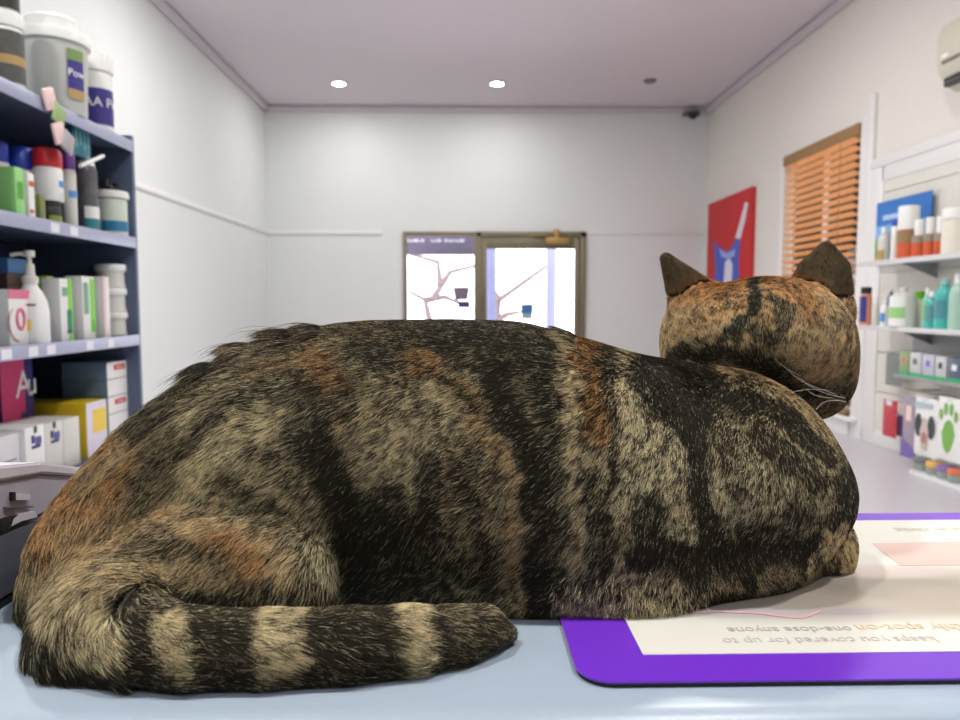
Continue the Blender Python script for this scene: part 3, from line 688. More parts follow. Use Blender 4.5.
# ================================================================== RIGHT RETAIL WALL
Mp = M_trim
SY0, SY1 = 2.6, atX(869, 300, XR).y
rw = empty('slatwall_display', (0, 0, 0), 0, 'white panelled slat wall that carries the retail shelves', 'display wall')
gz = atX(869, 168, XR).z
bm = bmesh.new()
z_ = .12
while z_ < gz - .2:
    add_box(bm, XR - .018, XR - .002, SY0 + .02, SY1 - .17, z_, z_ + .287, .003); z_ += .292
link('slat_panel', bm, mat('slat_panel_white', (222, 218, 208), .5), rw)
bm = bmesh.new()
add_box(bm, XR - .035, XR, SY0, SY1, gz - .03, gz + .04, .006); add_box(bm, XR - .026, XR, SY1 - .17, SY1, .1, gz - .03, .004); 
add_box(bm, XR - .026, XR, SY0, SY1 - .15, gz - .14, gz - .03, .004)
link('border_frame', bm, Mp, rw, True)
M_shelfw = mat('white_shelf', (226, 226, 226), .35, var=.02)
M_greypan = mat('grey_panel', (150, 150, 150), .5)
XFR = 2.79
Z1, Z2, Z3 = 1.345, .905, .60
SR = atX(856, 300, XFR).y
for z_, nm in ((Z1, 'wall_shelf'), (Z2, 'wall_shelf')):
    t = empty(nm, (0, 0, z_), 0, ('white upper wall shelf under the blue poster' if z_ == Z1 else 'white middle wall shelf with the green bottles'), 'shelf')
    box('board', XFR, XR - .02, SY0, SR, -.022, 0, M_shelfw, t, bevel=.003)
    box('front_lip', XFR - .006, XFR, SY0, SR, -.028, .004, mat('shelf_lip', (206, 206, 204), .35), t, bevel=.001)
    for yb in (SR - .45, SR - 1.45, SR - 2.2):
        prism('bracket', [(0, -.022), (-.24, -.022), (0, -.12)], .006, M_greypan, t, Matrix.Translation((XR - .02, yb, 0)))
t = empty('wall_shelf', (0, 0, Z3), 0, 'grey lower wall shelf with small trays', 'shelf')
SR3 = atX(893, 370, XFR + .02).y
box('board', XFR + .02, XR - .02, SY0, SR3, -.022, 0, M_greypan, t, bevel=.003)
box('shade_panel', XR - .03, XR - .022, SY0, SR3 + .2, 0, .26, mat('shade_grey', (160, 160, 160), .5), t)  # grey sheet standing in for the shade under the middle shelf
def Rr(px, z_, x_):
    py = 300
    for _ in range(4):
        p_ = atX(px, py, x_); py = 305 + (CAM_Z - z_) * FPX / p_.y
    return p_.x, p_.y, z_
def mr(px, x_): return x_ / (px - 465)
# poster behind the first shelf's things: y 180 -> 262
xp = XR - .06
ya_, yb_ = atX(876, 230, xp).y, atX(930, 230, xp).y
zt_ = atX(900, 198, xp).z
t = empty('pet_poster', (0, 0, 0), 0, 'blue-sky poster with dogs on grass leaning behind the upper shelf', 'poster')
bm = bmesh.new(); add_box(bm, xp, xp + .008, yb_, ya_, Z1, zt_); link('sheet', bm, col('poster_blue', (30, 110, 190), var=.15, scale=5), t)
def post(name, y0, y1, z0, z1, m, kk=1):
    Y = lambda f: ya_ + (yb_ - ya_) * f
    H_ = zt_ - Z1
    return box(name, xp - .0008 * kk - .001, xp, Y(y1), Y(y0), Z1 + H_ * z0, Z1 + H_ * z1, m, t)
post('sky_glow', 0, 1, .30, .62, col('poster_sky', (120, 170, 215), var=.2, scale=6)); post('grass', 0, .5, 0, .42, col('poster_grass', (90, 150, 60), var=.3, scale=12), 2)
post('soil', 0, .6, 0, .12, col('poster_straw', (190, 160, 90), var=.3, scale=12), 3); post('title_strip', .14, .5, .7, .78, col('poster_title', (170, 200, 235)), 2); post('dog_print', .28, .42, .2, .5, col('poster_brown', (150, 110, 80), var=.3), 3); post('dog_print', .44, .60, .1, .45, col('poster_fawn', (200, 170, 130), var=.3), 3)
amber = col('amber_plastic', (206, 92, 50), rough=.25, var=.08)
clearg = col('frosted_plastic', (214, 214, 206), rough=.3)
aqua = col('aqua_shampoo', (70, 178, 168), rough=.22, var=.08); aqual = col('aqua_pale', (150, 208, 196), rough=.25); mint = col('mint_label', (156, 206, 130)); 
def RB(px, wpx, hpx, z_, x_, fn, *a, **k):
    p_ = Rr(px, z_, x_); m_ = mr(px, x_) 
    return fn(p_, wpx * m_ / 2, hpx * m_, *a, rz=PI, **k)
XO = 2.87
RB(883, 11, 34, Z1, XO, bottle, WG, W_, 'small cream bottle with a straw-brown label, at the window end of the upper shelf', m_label=gold, lab=(.08, .4), name='small_bottle')
RB(894, 7, 40, Z1, XO, spray, 6 * mr(894, XO), W_, blue_, 'thin white tube with a dark blue tip on the upper shelf', None)
RB(907, 19, 53, Z1, XO + .03, jar, .15, amber, W_, 'large amber bottle with a domed white top on the upper shelf', col('label_olive_brown', (150, 120, 80)), (.55, .95), name='amber_bottle', cat='bottle', lipr=1.0, arc=3.6)
for px_, w_, h_, la in ((918, 12, 38, 'amber bottle with a grey shoulder, beside the large domed one'), (929, 11, 39, 'amber bottle with a grey shoulder, middle of the three smaller ones'), (939, 10, 39, 'amber bottle with a grey shoulder, next to the big cream tub')):
    RB(px_, w_, h_, Z1, XO - .02, jar, .10, amber, W_, la, col('label_taupe', (150, 138, 120)), (.66, .98), name='amber_bottle', cat='bottle', lipr=.7, arc=3.6, group='smaller amber bottles')
RB(953, 22, 46, Z1, XO + .02, jar, .06, col('tub_cream', (228, 222, 208)), W_, 'big cream tub at the edge of the picture on the upper shelf', None, name='cream_tub', cat='tub')
# middle shelf
RB(865, 11, 38, Z2, XO, bottle, col('bottle_peach', (226, 150, 110)), M_dark, 'peach and navy bottle with a black cap, at the window end of the middle shelf', m_label=navyl, lab=(.1, .9), cap_frac=.16, shoulder=.85, neck=.8, name='supplement_bottle')
RB(875, 7, 28, Z2, XO, bottle, clearg, W_, 'slim clear bottle next to the peach and navy one', name='slim_bottle')
RB(884, 8, 26, Z2, XO, bottle, W_, W_, 'short white bottle with a bright blue label, middle shelf', m_label=skyb, lab=(.2, .6), name='small_bottle')
RB(890, 7, 36, Z2, XO + .12, bottle, col('bottle_denim', (70, 110, 160), rough=.3), clearg, 'denim-blue bottle standing behind the mint-labelled jug', name='slim_bottle', cap_frac=.06)
t = RB(902, 24, 40, Z2, XO - .03, bottle, clearg, clearg, 'wide clear jug with a mint green label, middle shelf', m_label=W_, lab=(.05, .85), band=(.25, .55, mint), name='clear_jug', cap_frac=.08, neck=.3, sy=1.0)
RB(919, 11, 36, Z2, XO + .09, bottle, clearg, col('cap_lime', (120, 200, 60)), 'clear bottle with a lime green cap behind the mint-labelled jug', name='clear_bottle', cap_frac=.2, neck=.9)
RB(926, 9, 40, Z2, XO + .03, bottle, aqual, W_, 'pale aqua bottle, slimmest of the aqua ones', m_label=mint, lab=(.3, .8), name='shampoo_bottle')
RB(931, 13, 37, Z2, XO - .02, bottle, aqua, W_, 'shorter aqua shampoo bottle with a pale shoulder, beside the tall one', m_label=col('label_seafoam', (96, 150, 152)), lab=(.25, .7), name='shampoo_bottle', cap_frac=.13)
RB(943, 17, 50, Z2, XO - .01, bottle, aqua, col('cap_seafoam', (140, 190, 178)), 'tall aqua shampoo bottle on the middle shelf', m_label=col('label_slate_teal', (80, 140, 150)), lab=(.25, .65), name='shampoo_bottle', cap_frac=.1)
RB(956, 15, 56, Z2, XO + .01, bottle, col('bottle_sage', (168, 200, 184), rough=.3), W_, 'tall sage green bottle at the edge of the picture, middle shelf', name='shampoo_bottle')
# small hanging packs above and on the lower shelf
def hangpack(px0, px1, yt, yb, x_, m, label, pats=(), name='hanging_pack', cat='pack', group=None, th=.018, tx=None):
    a_ = atX(px1, (yt + yb) / 2, x_); b_ = atX(px0, (yt + yb) / 2, x_); zt_ = atX((px0 + px1) / 2, yt, x_).z; zb_ = atX((px0 + px1) / 2, yb, x_).z
    w = b_.y - a_.y; H_ = zt_ - zb_
    t = empty(name, (x_, (a_.y + b_.y) / 2, zb_), 0, label, cat, group)
    bm = bmesh.new()
    n = 8; vs = {}
    for s_ in (0, 1):
        for i in range(n + 1):
            for j in range(n + 1):
                u = i / n; v = j / n
                puff = (math.sin(PI * u) * math.sin(PI * v)) ** .5
                vs[s_, i, j] = bm.verts.new(((-1 if s_ == 0 else 1) * (th * .5 * puff + .0008), (u - .5) * w, v * H_))
    for s_ in (0, 1):
        for i in range(n):
            for j in range(n): bm.faces.new((vs[s_, i, j], vs[s_, i + 1, j], vs[s_, i + 1, j + 1], vs[s_, i, j + 1]))
    for i in range(n):
        for (i0, j0, i1, j1) in ((i, 0, i + 1, 0), (i, n, i + 1, n), (0, i, 0, i + 1), (n, i, n, i + 1)):
            bm.faces.new((vs[0, i0, j0], vs[0, i1, j1], vs[1, i1, j1], vs[1, i0, j0]))
    link('pouch', bm, m, t, True)
    for k_, (nm, pts, mm) in enumerate(pats):   # pts in (fraction from window side, fraction of height)
        bm = bmesh.new(); add_prism(bm, [((.5 - u) * w, v * H_) for u, v in pts], .0012, Matrix(((0, -1, 0, -th * .5 - .0012 - .0006 * k_), (1, 0, 0, 0), (0, 0, 1, 0), (0, 0, 0, 1))))
        link(nm, bm, mm, t)
    tube('hook', [(XR - .03 - x_, 0, H_ * .97), (-.03, 0, H_ * .97), (-.035, 0, H_ * .99)], .0025, M_lip, t, 6)
    return t
def ell(cu, cv_, ru, rv, n=14, a0=0): return [(cu + ru * math.cos(a0 + 2 * PI * i / n), cv_ + rv * math.sin(a0 + 2 * PI * i / n)) for i in range(n)]
gpack = col('pack_grey_clear', (196, 196, 196), var=.12, scale=20)
hangpack(886, 902, 352, 386, XR - .10, col('grey_net', (128, 130, 126), var=.15), 'dark grey mesh toy hanging beside the lower shelf, above the red pack')
for i, (a, b, m_, la) in enumerate([(902, 912, col('pack_leaf', (140, 160, 110), var=.3, scale=30), 'clear blister with green and red bits, first on the lower shelf'), (912, 925, gpack, 'pale blister pack with a brown spot on the lower shelf'), (925, 938, col('pack_silver', (186, 186, 196), var=.2, scale=30), 'silver blister pack with violet spots on the lower shelf'), (938, 950, gpack, 'clear blister pack beside the violet-spotted one'), (950, 966, col('pack_steel', (84, 96, 116), var=.3, scale=25), 'dark steel-blue pack at the end of the lower shelf')]):
    p0 = Rr((a + b) / 2, Z3, 2.86); m_k = mr((a + b) / 2, 2.86)
    t = carton(p0, .05, (b - a) * m_k * .9 * p0[1] / 2.86, 24 * m_k, m_, la, name='blister_pack', cat='pack', rz=PI, patches=[('spot', .3, .65, .5, .75, [col('spot_red', (200, 90, 90)), col('spot_brown', (110, 90, 80)), col('spot_violet', (120, 100, 190)), TXD, W_][i], 'f'), ('green_base', 0, 1, 0, .16, col('tray_green', (40, 176, 110)), 'f')])
# rail under lower shelf with big packs
rl = empty('hanging_rail', (0, 0, 0), 0, 'thin steel rail with ticket holders under the lower shelf', 'rail')
yr0, yr1 = SY0, atX(905, 390, 2.9).y; zr_ = atX(935, 394, 2.9).z
tube('rail_bar', [(2.9, yr0, zr_), (2.9, yr1, zr_)], .008, mat('rail_steel', (170, 160, 140), .35, .6), rl, 8)
tube('rail_arm', [(2.9, yr1 - .1, zr_), (XR - .02, yr1 - .1, zr_)], .006, M_lip, rl, 6); tube('rail_arm', [(2.9, 3.0, zr_), (XR - .02, 3.0, zr_)], .006, M_lip, rl, 6)
XP = 2.84
hangpack(883, 897, 400, 437, XR - .12, col('pack_crimson', (190, 44, 58), var=.2, scale=30), 'crimson toy pack hanging beside the window trim', [('white_header', [(.3, .86), (.7, .86), (.7, 1.0), (.3, 1.0)], W_)])
hangpack(897, 903, 415, 436, XR - .10, col('pack_plum', (84, 50, 100), var=.2), 'narrow plum-coloured pack between the crimson one and the tall mauve one')
hangpack(903, 917, 396, 458, XP + .03, col('pack_mauve', (160, 146, 160), var=.2, scale=20), 'tall mauve pack with a violet foot, beside the white dog pack', [('violet_foot', [(0, 0), (1, 0), (1, .16), (0, .3)], col('print_violet', (116, 92, 170))), ('pink_mark', [(.3, .6), (.7, .6), (.7, .85), (.3, .85)], ppink)])
hangpack(915, 938, 398, 457, XP, W_, 'white pack printed with a black-eared dog, hanging under the rail',
    [('ear_print', ell(.22, .52, .16, .2), TXD), ('ear_print', ell(.78, .52, .15, .2), TXD), ('face_print', [(.3, .42), (.42, .66), (.58, .66), (.68, .42), (.62, .12), (.38, .12)], col('print_fawn', (206, 184, 178))), ('muzzle_print', ell(.5, .32, .12, .10), col('print_tan', (170, 120, 96))), ('title_print', [(.05, .82), (.8, .84), (.8, .92), (.05, .92)], col('print_greyblue', (176, 196, 206)))])
gp = col('print_green_paw', (120, 176, 70))
hangpack(938, 966, 398, 462, XP - .02, W_, 'white pack printed with a big green paw, beside the dog pack',
    [('paw_print', [(.2, .42), (.3, .6), (.45, .66), (.6, .6), (.68, .42), (.55, .2), (.42, .12), (.28, .2)], gp), ('toe_print', ell(.15, .72, .06, .09), gp), ('toe_print', ell(.32, .82, .06, .1), gp), ('toe_print', ell(.52, .82, .06, .1), gp), ('toe_print', ell(.70, .72, .06, .09), gp)])
# low tray of round packs standing on the floor under the packs
a_ = atX(917, 465, 2.80); b_ = atX(960, 475, 2.80)
zb_ = 0.0
bs = empty('treat_bin', (0, 0, 0), 0, 'low pale display bin at the foot of the retail wall', 'bin')
zt_ = atX(930, 462, 2.78).z
for i, (px_, m_, la) in enumerate([(922, col('treat_grey', (120, 120, 124)), 'round grey treat tub in the display bin, nearest the window'), (935, col('treat_yellow', (226, 180, 90)), 'round treat tub with a yellow lid in the display bin'), (946, col('treat_violet', (140, 110, 170)), 'round treat tub with a violet lid in the display bin'), (957, col('treat_orange', (222, 120, 80)), 'round treat tub with an orange lid in the display bin')]):
    p0 = Rr(px_, .06, 2.84)
    jar((p0[0], p0[1], .03), .05, .075, .028, col('tub_sage', (150, 160, 150)), m_, la, None, name='treat_tub', cat='tub')
ytr = Rr(915, .05, 2.80)[1]
box('bin_floor', 2.76, XR - .03, SY0 + .1, ytr, .0, .03, M_shelfw, bs, bevel=.004)
box('bin_back', XR - .05, XR - .03, SY0 + .1, ytr, .03, .2, M_shelfw, bs, bevel=.004)
# ================================================================== CAT
def wx(px, Y): return atY(px, 305, Y).x
def wz(py, Y): return atY(465, py, Y).z
def w3(px, py, Y):
    p_ = atY(px, py, Y); return np.array((p_.x, p_.y, p_.z))
VOX = .0021
LO = np.array((-.285, .262, CT - .004)); HI = np.array((.275, .565, 1.115))
dims = np.ceil((HI - LO) / VOX).astype(int) + 1
gx = (LO[0] + VOX * np.arange(dims[0])).astype(np.float32); gy = (LO[1] + VOX * np.arange(dims[1])).astype(np.float32); gz_ = (LO[2] + VOX * np.arange(dims[2])).astype(np.float32)
X, Y_, Z = np.meshgrid(gx, gy, gz_, indexing='ij')
def smin(a, b, k):
    h = np.clip(.5 + .5 * (b - a) / k, 0, 1)
    return b + (a - b) * h - k * h * (1 - h)
def ellipsoid(c, r, rot=0.0, P=None):
    """rot: turn in the XZ plane, radians"""
    x, y, z = (X, Y_, Z) if P is None else (P[:, 0], P[:, 1], P[:, 2])
    dx, dy, dz = x - c[0], y - c[1], z - c[2]
    if rot:
        cs, sn = math.cos(rot), math.sin(rot); dx, dz = dx * cs + dz * sn, -dx * sn + dz * cs
    k0 = np.sqrt((dx / r[0]) ** 2 + (dy / r[1]) ** 2 + (dz / r[2]) ** 2)
    k1 = np.sqrt((dx / r[0] ** 2) ** 2 + (dy / r[1] ** 2) ** 2 + (dz / r[2] ** 2) ** 2)
    return k0 * (k0 - 1) / np.maximum(k1, 1e-6)
def capsule(a, b, ra, rb, P=None):
    x, y, z = (X, Y_, Z) if P is None else (P[:, 0], P[:, 1], P[:, 2])
    d = b - a; l2 = float(d @ d)
    t = np.clip(((x - a[0]) * d[0] + (y - a[1]) * d[1] + (z - a[2]) * d[2]) / l2, 0, 1)
    return np.sqrt((x - a[0] - t * d[0]) ** 2 + (y - a[1] - t * d[1]) ** 2 + (z - a[2] - t * d[2]) ** 2) - (ra + (rb - ra) * t)
# trunk stations: px, top py, bottom (None = on the counter), Y of the spine, half depth
ST = [(36, 600, 640, .395, .012), (44, 560, None, .395, .026), (60, 514, None, .398, .042), (84, 470, None, .402, .052), (114, 438, None, .405, .056), (152, 406, None, .408, .058), (202, 372, None, .41, .060),
      (245, 349, None, .412, .062), (300, 334, None, .415, .064), (360, 326, None, .418, .068), (450, 324, None, .417, .078), (520, 326, None, .415, .080), (580, 341, None, .415, .080),
      (640, 359, None, .415, .078), (700, 369, 640, .422, .070), (750, 382, 600, .424, .066), (785, 402, 570, .425, .060), (814, 430, 535, .426, .050), (831, 456, 516, .427, .038), (840, 480, 502, .428, .016)]
sx = np.array([wx(s_[0], s_[3]) for s_ in ST]); st = np.array([wz(s_[1], s_[3]) for s_ in ST])
sb = np.array([CT - .036 if s_[2] is None else max(CT - .036, wz(s_[2], s_[3])) for s_ in ST]); sy_ = np.array([s_[3] for s_ in ST]); sd = np.array([s_[4] for s_ in ST])
def trunk(P=None):
    x, y, z = (X, Y_, Z) if P is None else (P[:, 0], P[:, 1], P[:, 2])
    def ip(v):
        r = np.interp(gx if P is None else x, sx, v)
        if P is None:
            k = np.ones(9) / 9; r = np.convolve(np.pad(r, 4, mode='edge'), k, mode='valid'); r = r[:, None, None]
        return r
    t_, b_, yc, hd = ip(st), ip(sb), ip(sy_), ip(sd)
    zc = (t_ + b_) / 2; hh = np.maximum((t_ - b_) / 2, .004)
    out = np.maximum(x - sx[-1], sx[0] - x)
    dz = np.abs(z - zc) / hh; dy = np.abs(y - yc) / hd
    p = 2.25
    f = ((dz ** p + dy ** p) ** (1 / p) - 1) * np.minimum(hh, hd)
    return np.where(out > 0, np.maximum(f, 0) + out, f)
D = trunk().astype(np.float32)
parts_ = []
def add(f, k):
    global D
    D = smin(D, f.astype(np.float32), k)
# haunch, hock, upper thigh
add(ellipsoid(w3(255, 500, .385), (.062, .046, .062), -.35), .010)
add(ellipsoid(w3(215, 590, .350), (.058, .034, .043), .12), .005)
add(ellipsoid(w3(108, 585, .378), (.036, .042, .052)), .014)
add(ellipsoid(w3(112, 632, .328), (.027, .033, .029)), .014)
add(ellipsoid(w3(455, 500, .395), (.040, .040, .066), .1), .010)
# ribs swelling, shoulder, neck, elbow and forelegs
add(ellipsoid(w3(610, 480, .392), (.046, .040, .064)), .010)
add(ellipsoid(w3(735, 485, .380), (.046, .038, .044), .2), .007)
add(ellipsoid(w3(745, 440, .402), (.048, .034, .034), -.5), .010)
add(ellipsoid(w3(628, 585, .372), (.042, .031, .040)), .006)
add(capsule(w3(650, 585, .375), w3(752, 575, .390), .019, .018), .007)
add(capsule(w3(752, 570, .390), w3(800, 552, .404), .018, .016), .006)
add(ellipsoid(w3(817, 544, .408), (.0190, .020, .0195)), .004)
add(capsule(w3(740, 560, .47), w3(815, 548, .475), .017, .015), .006)     # far foreleg
for dy in (-.010, -.003, .004, .011):                                        # toes of the near paw
    c_ = w3(819, 548, .408); c_[1] += dy; c_[0] += .0085 - abs(dy) * .25; c_[2] = CT + .0085
    add(ellipsoid(c_, (.0075, .0042, .0075)), .003)
BODY = D.copy()
# head, seen from behind, looking away towards the room and a little to the right
HC_ = w3(762, 338, .452)
LOOK = np.array((.42, .88, -.20)); LOOK /= np.linalg.norm(LOOK)
SIDE = np.cross(LOOK, (0, 0, 1)); SIDE /= np.linalg.norm(SIDE)
HD = ellipsoid(HC_, (.0505, .052, .0365), .06)
def hadd(f, k):
    global HD
    HD = smin(HD, f, k)
hadd(ellipsoid(w3(805, 366, .462), (.0255, .036, .033), .2), .014)
hadd(ellipsoid(w3(704, 348, .462), (.0245, .034, .036), .15), .012)
MZ = HC_ + LOOK * .052 + np.array((0, 0, -.012))
hadd(ellipsoid(MZ, (.019, .018, .014)), .010)
hadd(ellipsoid(MZ + LOOK * .006 + np.array((0, 0, -.007)), (.012, .012, .009)), .006)
hadd(ellipsoid(HC_ + LOOK * .050 + np.array((0, 0, .008)), (.009, .012, .012)), .008)
HD = smin(HD, capsule(w3(730, 420, .455), w3(765, 355, .46), .036, .034), .014)  # neck
D = smin(D, HD, .004)
# ears: thin curved shells
def ear(A, B, T, C, A2, B2):
    """A, B base corners, T tip, C belly point pushed towards the camera"""
    global D
    a = np.stack([X, Y_, Z], -1)
    m = (Z > min(A[2], B[2]) - .03)
    Pp = a[m].astype(np.float64); best = np.full(len(Pp), 9.)
    def tri(p0, p1, p2):
        n_ = 11; out_ = np.full(len(Pp), 9.)
        e0, e1 = p1 - p0, p2 - p0
        d_ = Pp - p0; a00 = e0 @ e0; a01 = e0 @ e1; a11 = e1 @ e1; b0 = d_ @ e0; b1 = d_ @ e1; det = a00 * a11 - a01 ** 2
        u = np.clip((a11 * b0 - a01 * b1) / det, 0, 1); v = np.clip((a00 * b1 - a01 * b0) / det, 0, 1)
        s_ = u + v; over = s_ > 1
        q_ = Pp - p1; e2 = p2 - p1; w_ = np.clip((q_ @ e2) / (e2 @ e2), 0, 1)
        in_ = p0 + u[:, None] * e0 + v[:, None] * e1
        hy = p1 + w_[:, None] * e2
        pt = np.where(over[:, None], hy, in_)
        # edges too
        r_ = np.linalg.norm(Pp - pt, axis=1)
        for (s0, s1) in ((p0, p1), (p0, p2)):
            dd = s1 - s0; tt = np.clip(((Pp - s0) @ dd) / (dd @ dd), 0, 1)
            r_ = np.minimum(r_, np.linalg.norm(Pp - (s0 + tt[:, None] * dd), axis=1))
        return r_
    hgt = np.clip((Pp[:, 2] - min(A[2], B[2])) / (T[2] - min(A[2], B[2])), 0, 1)
    d_ = np.minimum(np.minimum(tri(A, C, A2), tri(A2, C, T)), np.minimum(tri(T, C, B2), tri(B2, C, B))) - (.0030 - .0018 * hgt)
    f = np.full(D.shape, 9., np.float32); f[m] = d_
    D = smin(D, f, .006)
AL, BL_, TL = w3(677, 306, .462), w3(714, 290, .468), w3(665, 257, .468)
ear(AL, BL_, TL, w3(696, 302, .452), w3(671, 281, .466), w3(690, 274, .468))
AR, BR, TR = w3(792, 292, .462), w3(848, 316, .470), w3(826, 245, .466)
ear(AR, BR, TR, w3(820, 296, .449), w3(805, 266, .463), w3(844, 266, .468))
# tail, laid along the near side
TP = [(92, 632, .340, .018), (100, 640, .325, .018), (112, 650, .309, .0175), (140, 660, .2965, .0162), (190, 662, .2920, .0148), (270, 661, .2925, .0142), (350, 657, .2955, .0138), (410, 651, .3005, .0130), (455, 645, .3075, .0112), (484, 640, .3135, .0080), (506, 635, .3190, .0030)]
TW = [w3(a, b, c) for a, b, c, r in TP]
for i_, (a, b, c, r) in enumerate(TP):
    if i_ > 1: TW[i_][2] = max(TW[i_][2], CT + r * .80) if i_ < 9 else CT + r + .002
TD = None
for i_ in range(len(TP) - 1):
    f = capsule(TW[i_], TW[i_ + 1], TP[i_][3], TP[i_ + 1][3])
    TD = f if TD is None else smin(TD, f, .003)
near = np.clip((X - wx(60, .33)) / .03, 0, 1)
D = smin(D, TD, (.0025 + .022 * (1 - np.clip((X - wx(125, .31)) / .035, 0, 1))).astype(np.float32))
D = np.maximum(D, CT + .0006 - Z)
D[0] = D[-1] = 1; D[:, 0] = D[:, -1] = 1; D[:, :, 0] = D[:, :, -1] = 1
# ---- naive surface nets
def surface_nets(D):
    S = D < 0
    nx, ny, nz = D.shape
    c = np.zeros((nx - 1, ny - 1, nz - 1), np.uint8)
    for i in (0, 1):
        for j in (0, 1):
            for k in (0, 1): c += S[i:nx - 1 + i, j:ny - 1 + j, k:nz - 1 + k]
    act = (c > 0) & (c < 8)
    idx = -np.ones(act.shape, np.int64); I = np.argwhere(act); idx[act] = np.arange(len(I))
    acc = np.zeros((len(I), 3)); cnt = np.zeros(len(I))
    corners = [(i, j, k) for i in (0, 1) for j in (0, 1) for k in (0, 1)]
    for a in corners:
        for ax in range(3):
            if a[ax] == 1: continue
            b = list(a); b[ax] = 1
            va = D[I[:, 0] + a[0], I[:, 1] + a[1], I[:, 2] + a[2]]; vb = D[I[:, 0] + b[0], I[:, 1] + b[1], I[:, 2] + b[2]]
            cr = (va < 0) != (vb < 0)
            t = np.where(cr, va / np.where(cr, va - vb, 1), 0)
            p = np.array(a, float)[None].repeat(len(I), 0); p[:, ax] += t
            acc[cr] += p[cr]; cnt[cr] += 1
    V = (I + acc / cnt[:, None]) * VOX + LO
    F = []
    for ax in range(3):
        sl = [slice(1, n - 1) for n in (nx, ny, nz)]; sl[ax] = slice(0, (nx, ny, nz)[ax] - 1)
        s0 = S[tuple(sl)]; s2 = list(sl); s2[ax] = slice(1, (nx, ny, nz)[ax]); s1 = S[tuple(s2)]
        E = np.argwhere(s0 != s1); flip = s0[s0 != s1]
        off = [1, 1, 1]; off[ax] = 0; E = E + off
        u, v = [(1, 2), (2, 0), (0, 1)][ax]
        def at(du, dv):
            q = E.copy(); q[:, u] -= du; q[:, v] -= dv; return idx[q[:, 0], q[:, 1], q[:, 2]]
        q = np.stack([at(1, 1), at(0, 1), at(0, 0), at(1, 0)], 1)
        q[~flip] = q[~flip][:, ::-1]
        F.append(q)
    return V, np.concatenate(F)
V, F = surface_nets(D)
# keep the largest shell, light smoothing
nb_a = np.concatenate([F[:, 0], F[:, 1], F[:, 2], F[:, 3]]); nb_b = np.concatenate([F[:, 1], F[:, 2], F[:, 3], F[:, 0]])
lab_ = np.arange(len(V))
for _ in range(3000):
    m_ = lab_.copy(); np.minimum.at(m_, nb_a, lab_[nb_b]); np.minimum.at(m_, nb_b, lab_[nb_a]); m_ = m_[m_]
    if (m_ == lab_).all(): break
    lab_ = m_
big = np.bincount(lab_).argmax(); keep = lab_ == big; remap = -np.ones(len(V), int); remap[keep] = np.arange(keep.sum())
V = V[keep]; F = remap[F[keep[F[:, 0]]]]
nb_a = np.concatenate([F[:, 0], F[:, 1], F[:, 2], F[:, 3]]); nb_b = np.concatenate([F[:, 1], F[:, 2], F[:, 3], F[:, 0]])
deg = np.bincount(nb_a, minlength=len(V)) + np.bincount(nb_b, minlength=len(V))
for it in range(4):
    s_ = np.zeros_like(V)
    for k in range(3): s_[:, k] = np.bincount(nb_a, V[nb_b, k], len(V)) + np.bincount(nb_b, V[nb_a, k], len(V))
    avg = s_ / deg[:, None]
    V = V + (.6 if it % 2 == 0 else -.4) * (avg - V)
V[:, 2] = np.maximum(V[:, 2], CT + .0004)

def hash3(i, j, k, s):
    n = (i * 374761393 + j * 668265263 + k * 2147483647 % 1000003 + s * 1274126177) & 0x7fffffff
    n = (n ^ (n >> 13)) * 1274126177 & 0x7fffffff
    return ((n ^ (n >> 16)) & 0xffff) / 65535.0
def vnoise(P, sc, s=0):
    q = P / sc; f = np.floor(q).astype(np.int64); t = q - f; t = t * t * (3 - 2 * t); r = 0
    for a in (0, 1):
        for b in (0, 1):
            for c in (0, 1):
                w = (t[:, 0] if a else 1 - t[:, 0]) * (t[:, 1] if b else 1 - t[:, 1]) * (t[:, 2] if c else 1 - t[:, 2])
                r = r + w * hash3(f[:, 0] + a, f[:, 1] + b, f[:, 2] + c, s)
    return r * 2 - 1
fr = np.array(_F); rr_ = np.array(_R); ur = np.array(_U); cc = np.array(CAM)
def project(P):
    d = P - cc; w = d @ fr
    return np.stack([480 + FPX * (d @ rr_) / w, 360 - FPX * (d @ ur) / w], 1)
def field(name_d, P):
    """0..1 membership of head / tail at points"""
    I = np.clip(((P - LO) / VOX).round().astype(int), 0, np.array(D.shape) - 1)
    return name_d[I[:, 0], I[:, 1], I[:, 2]]
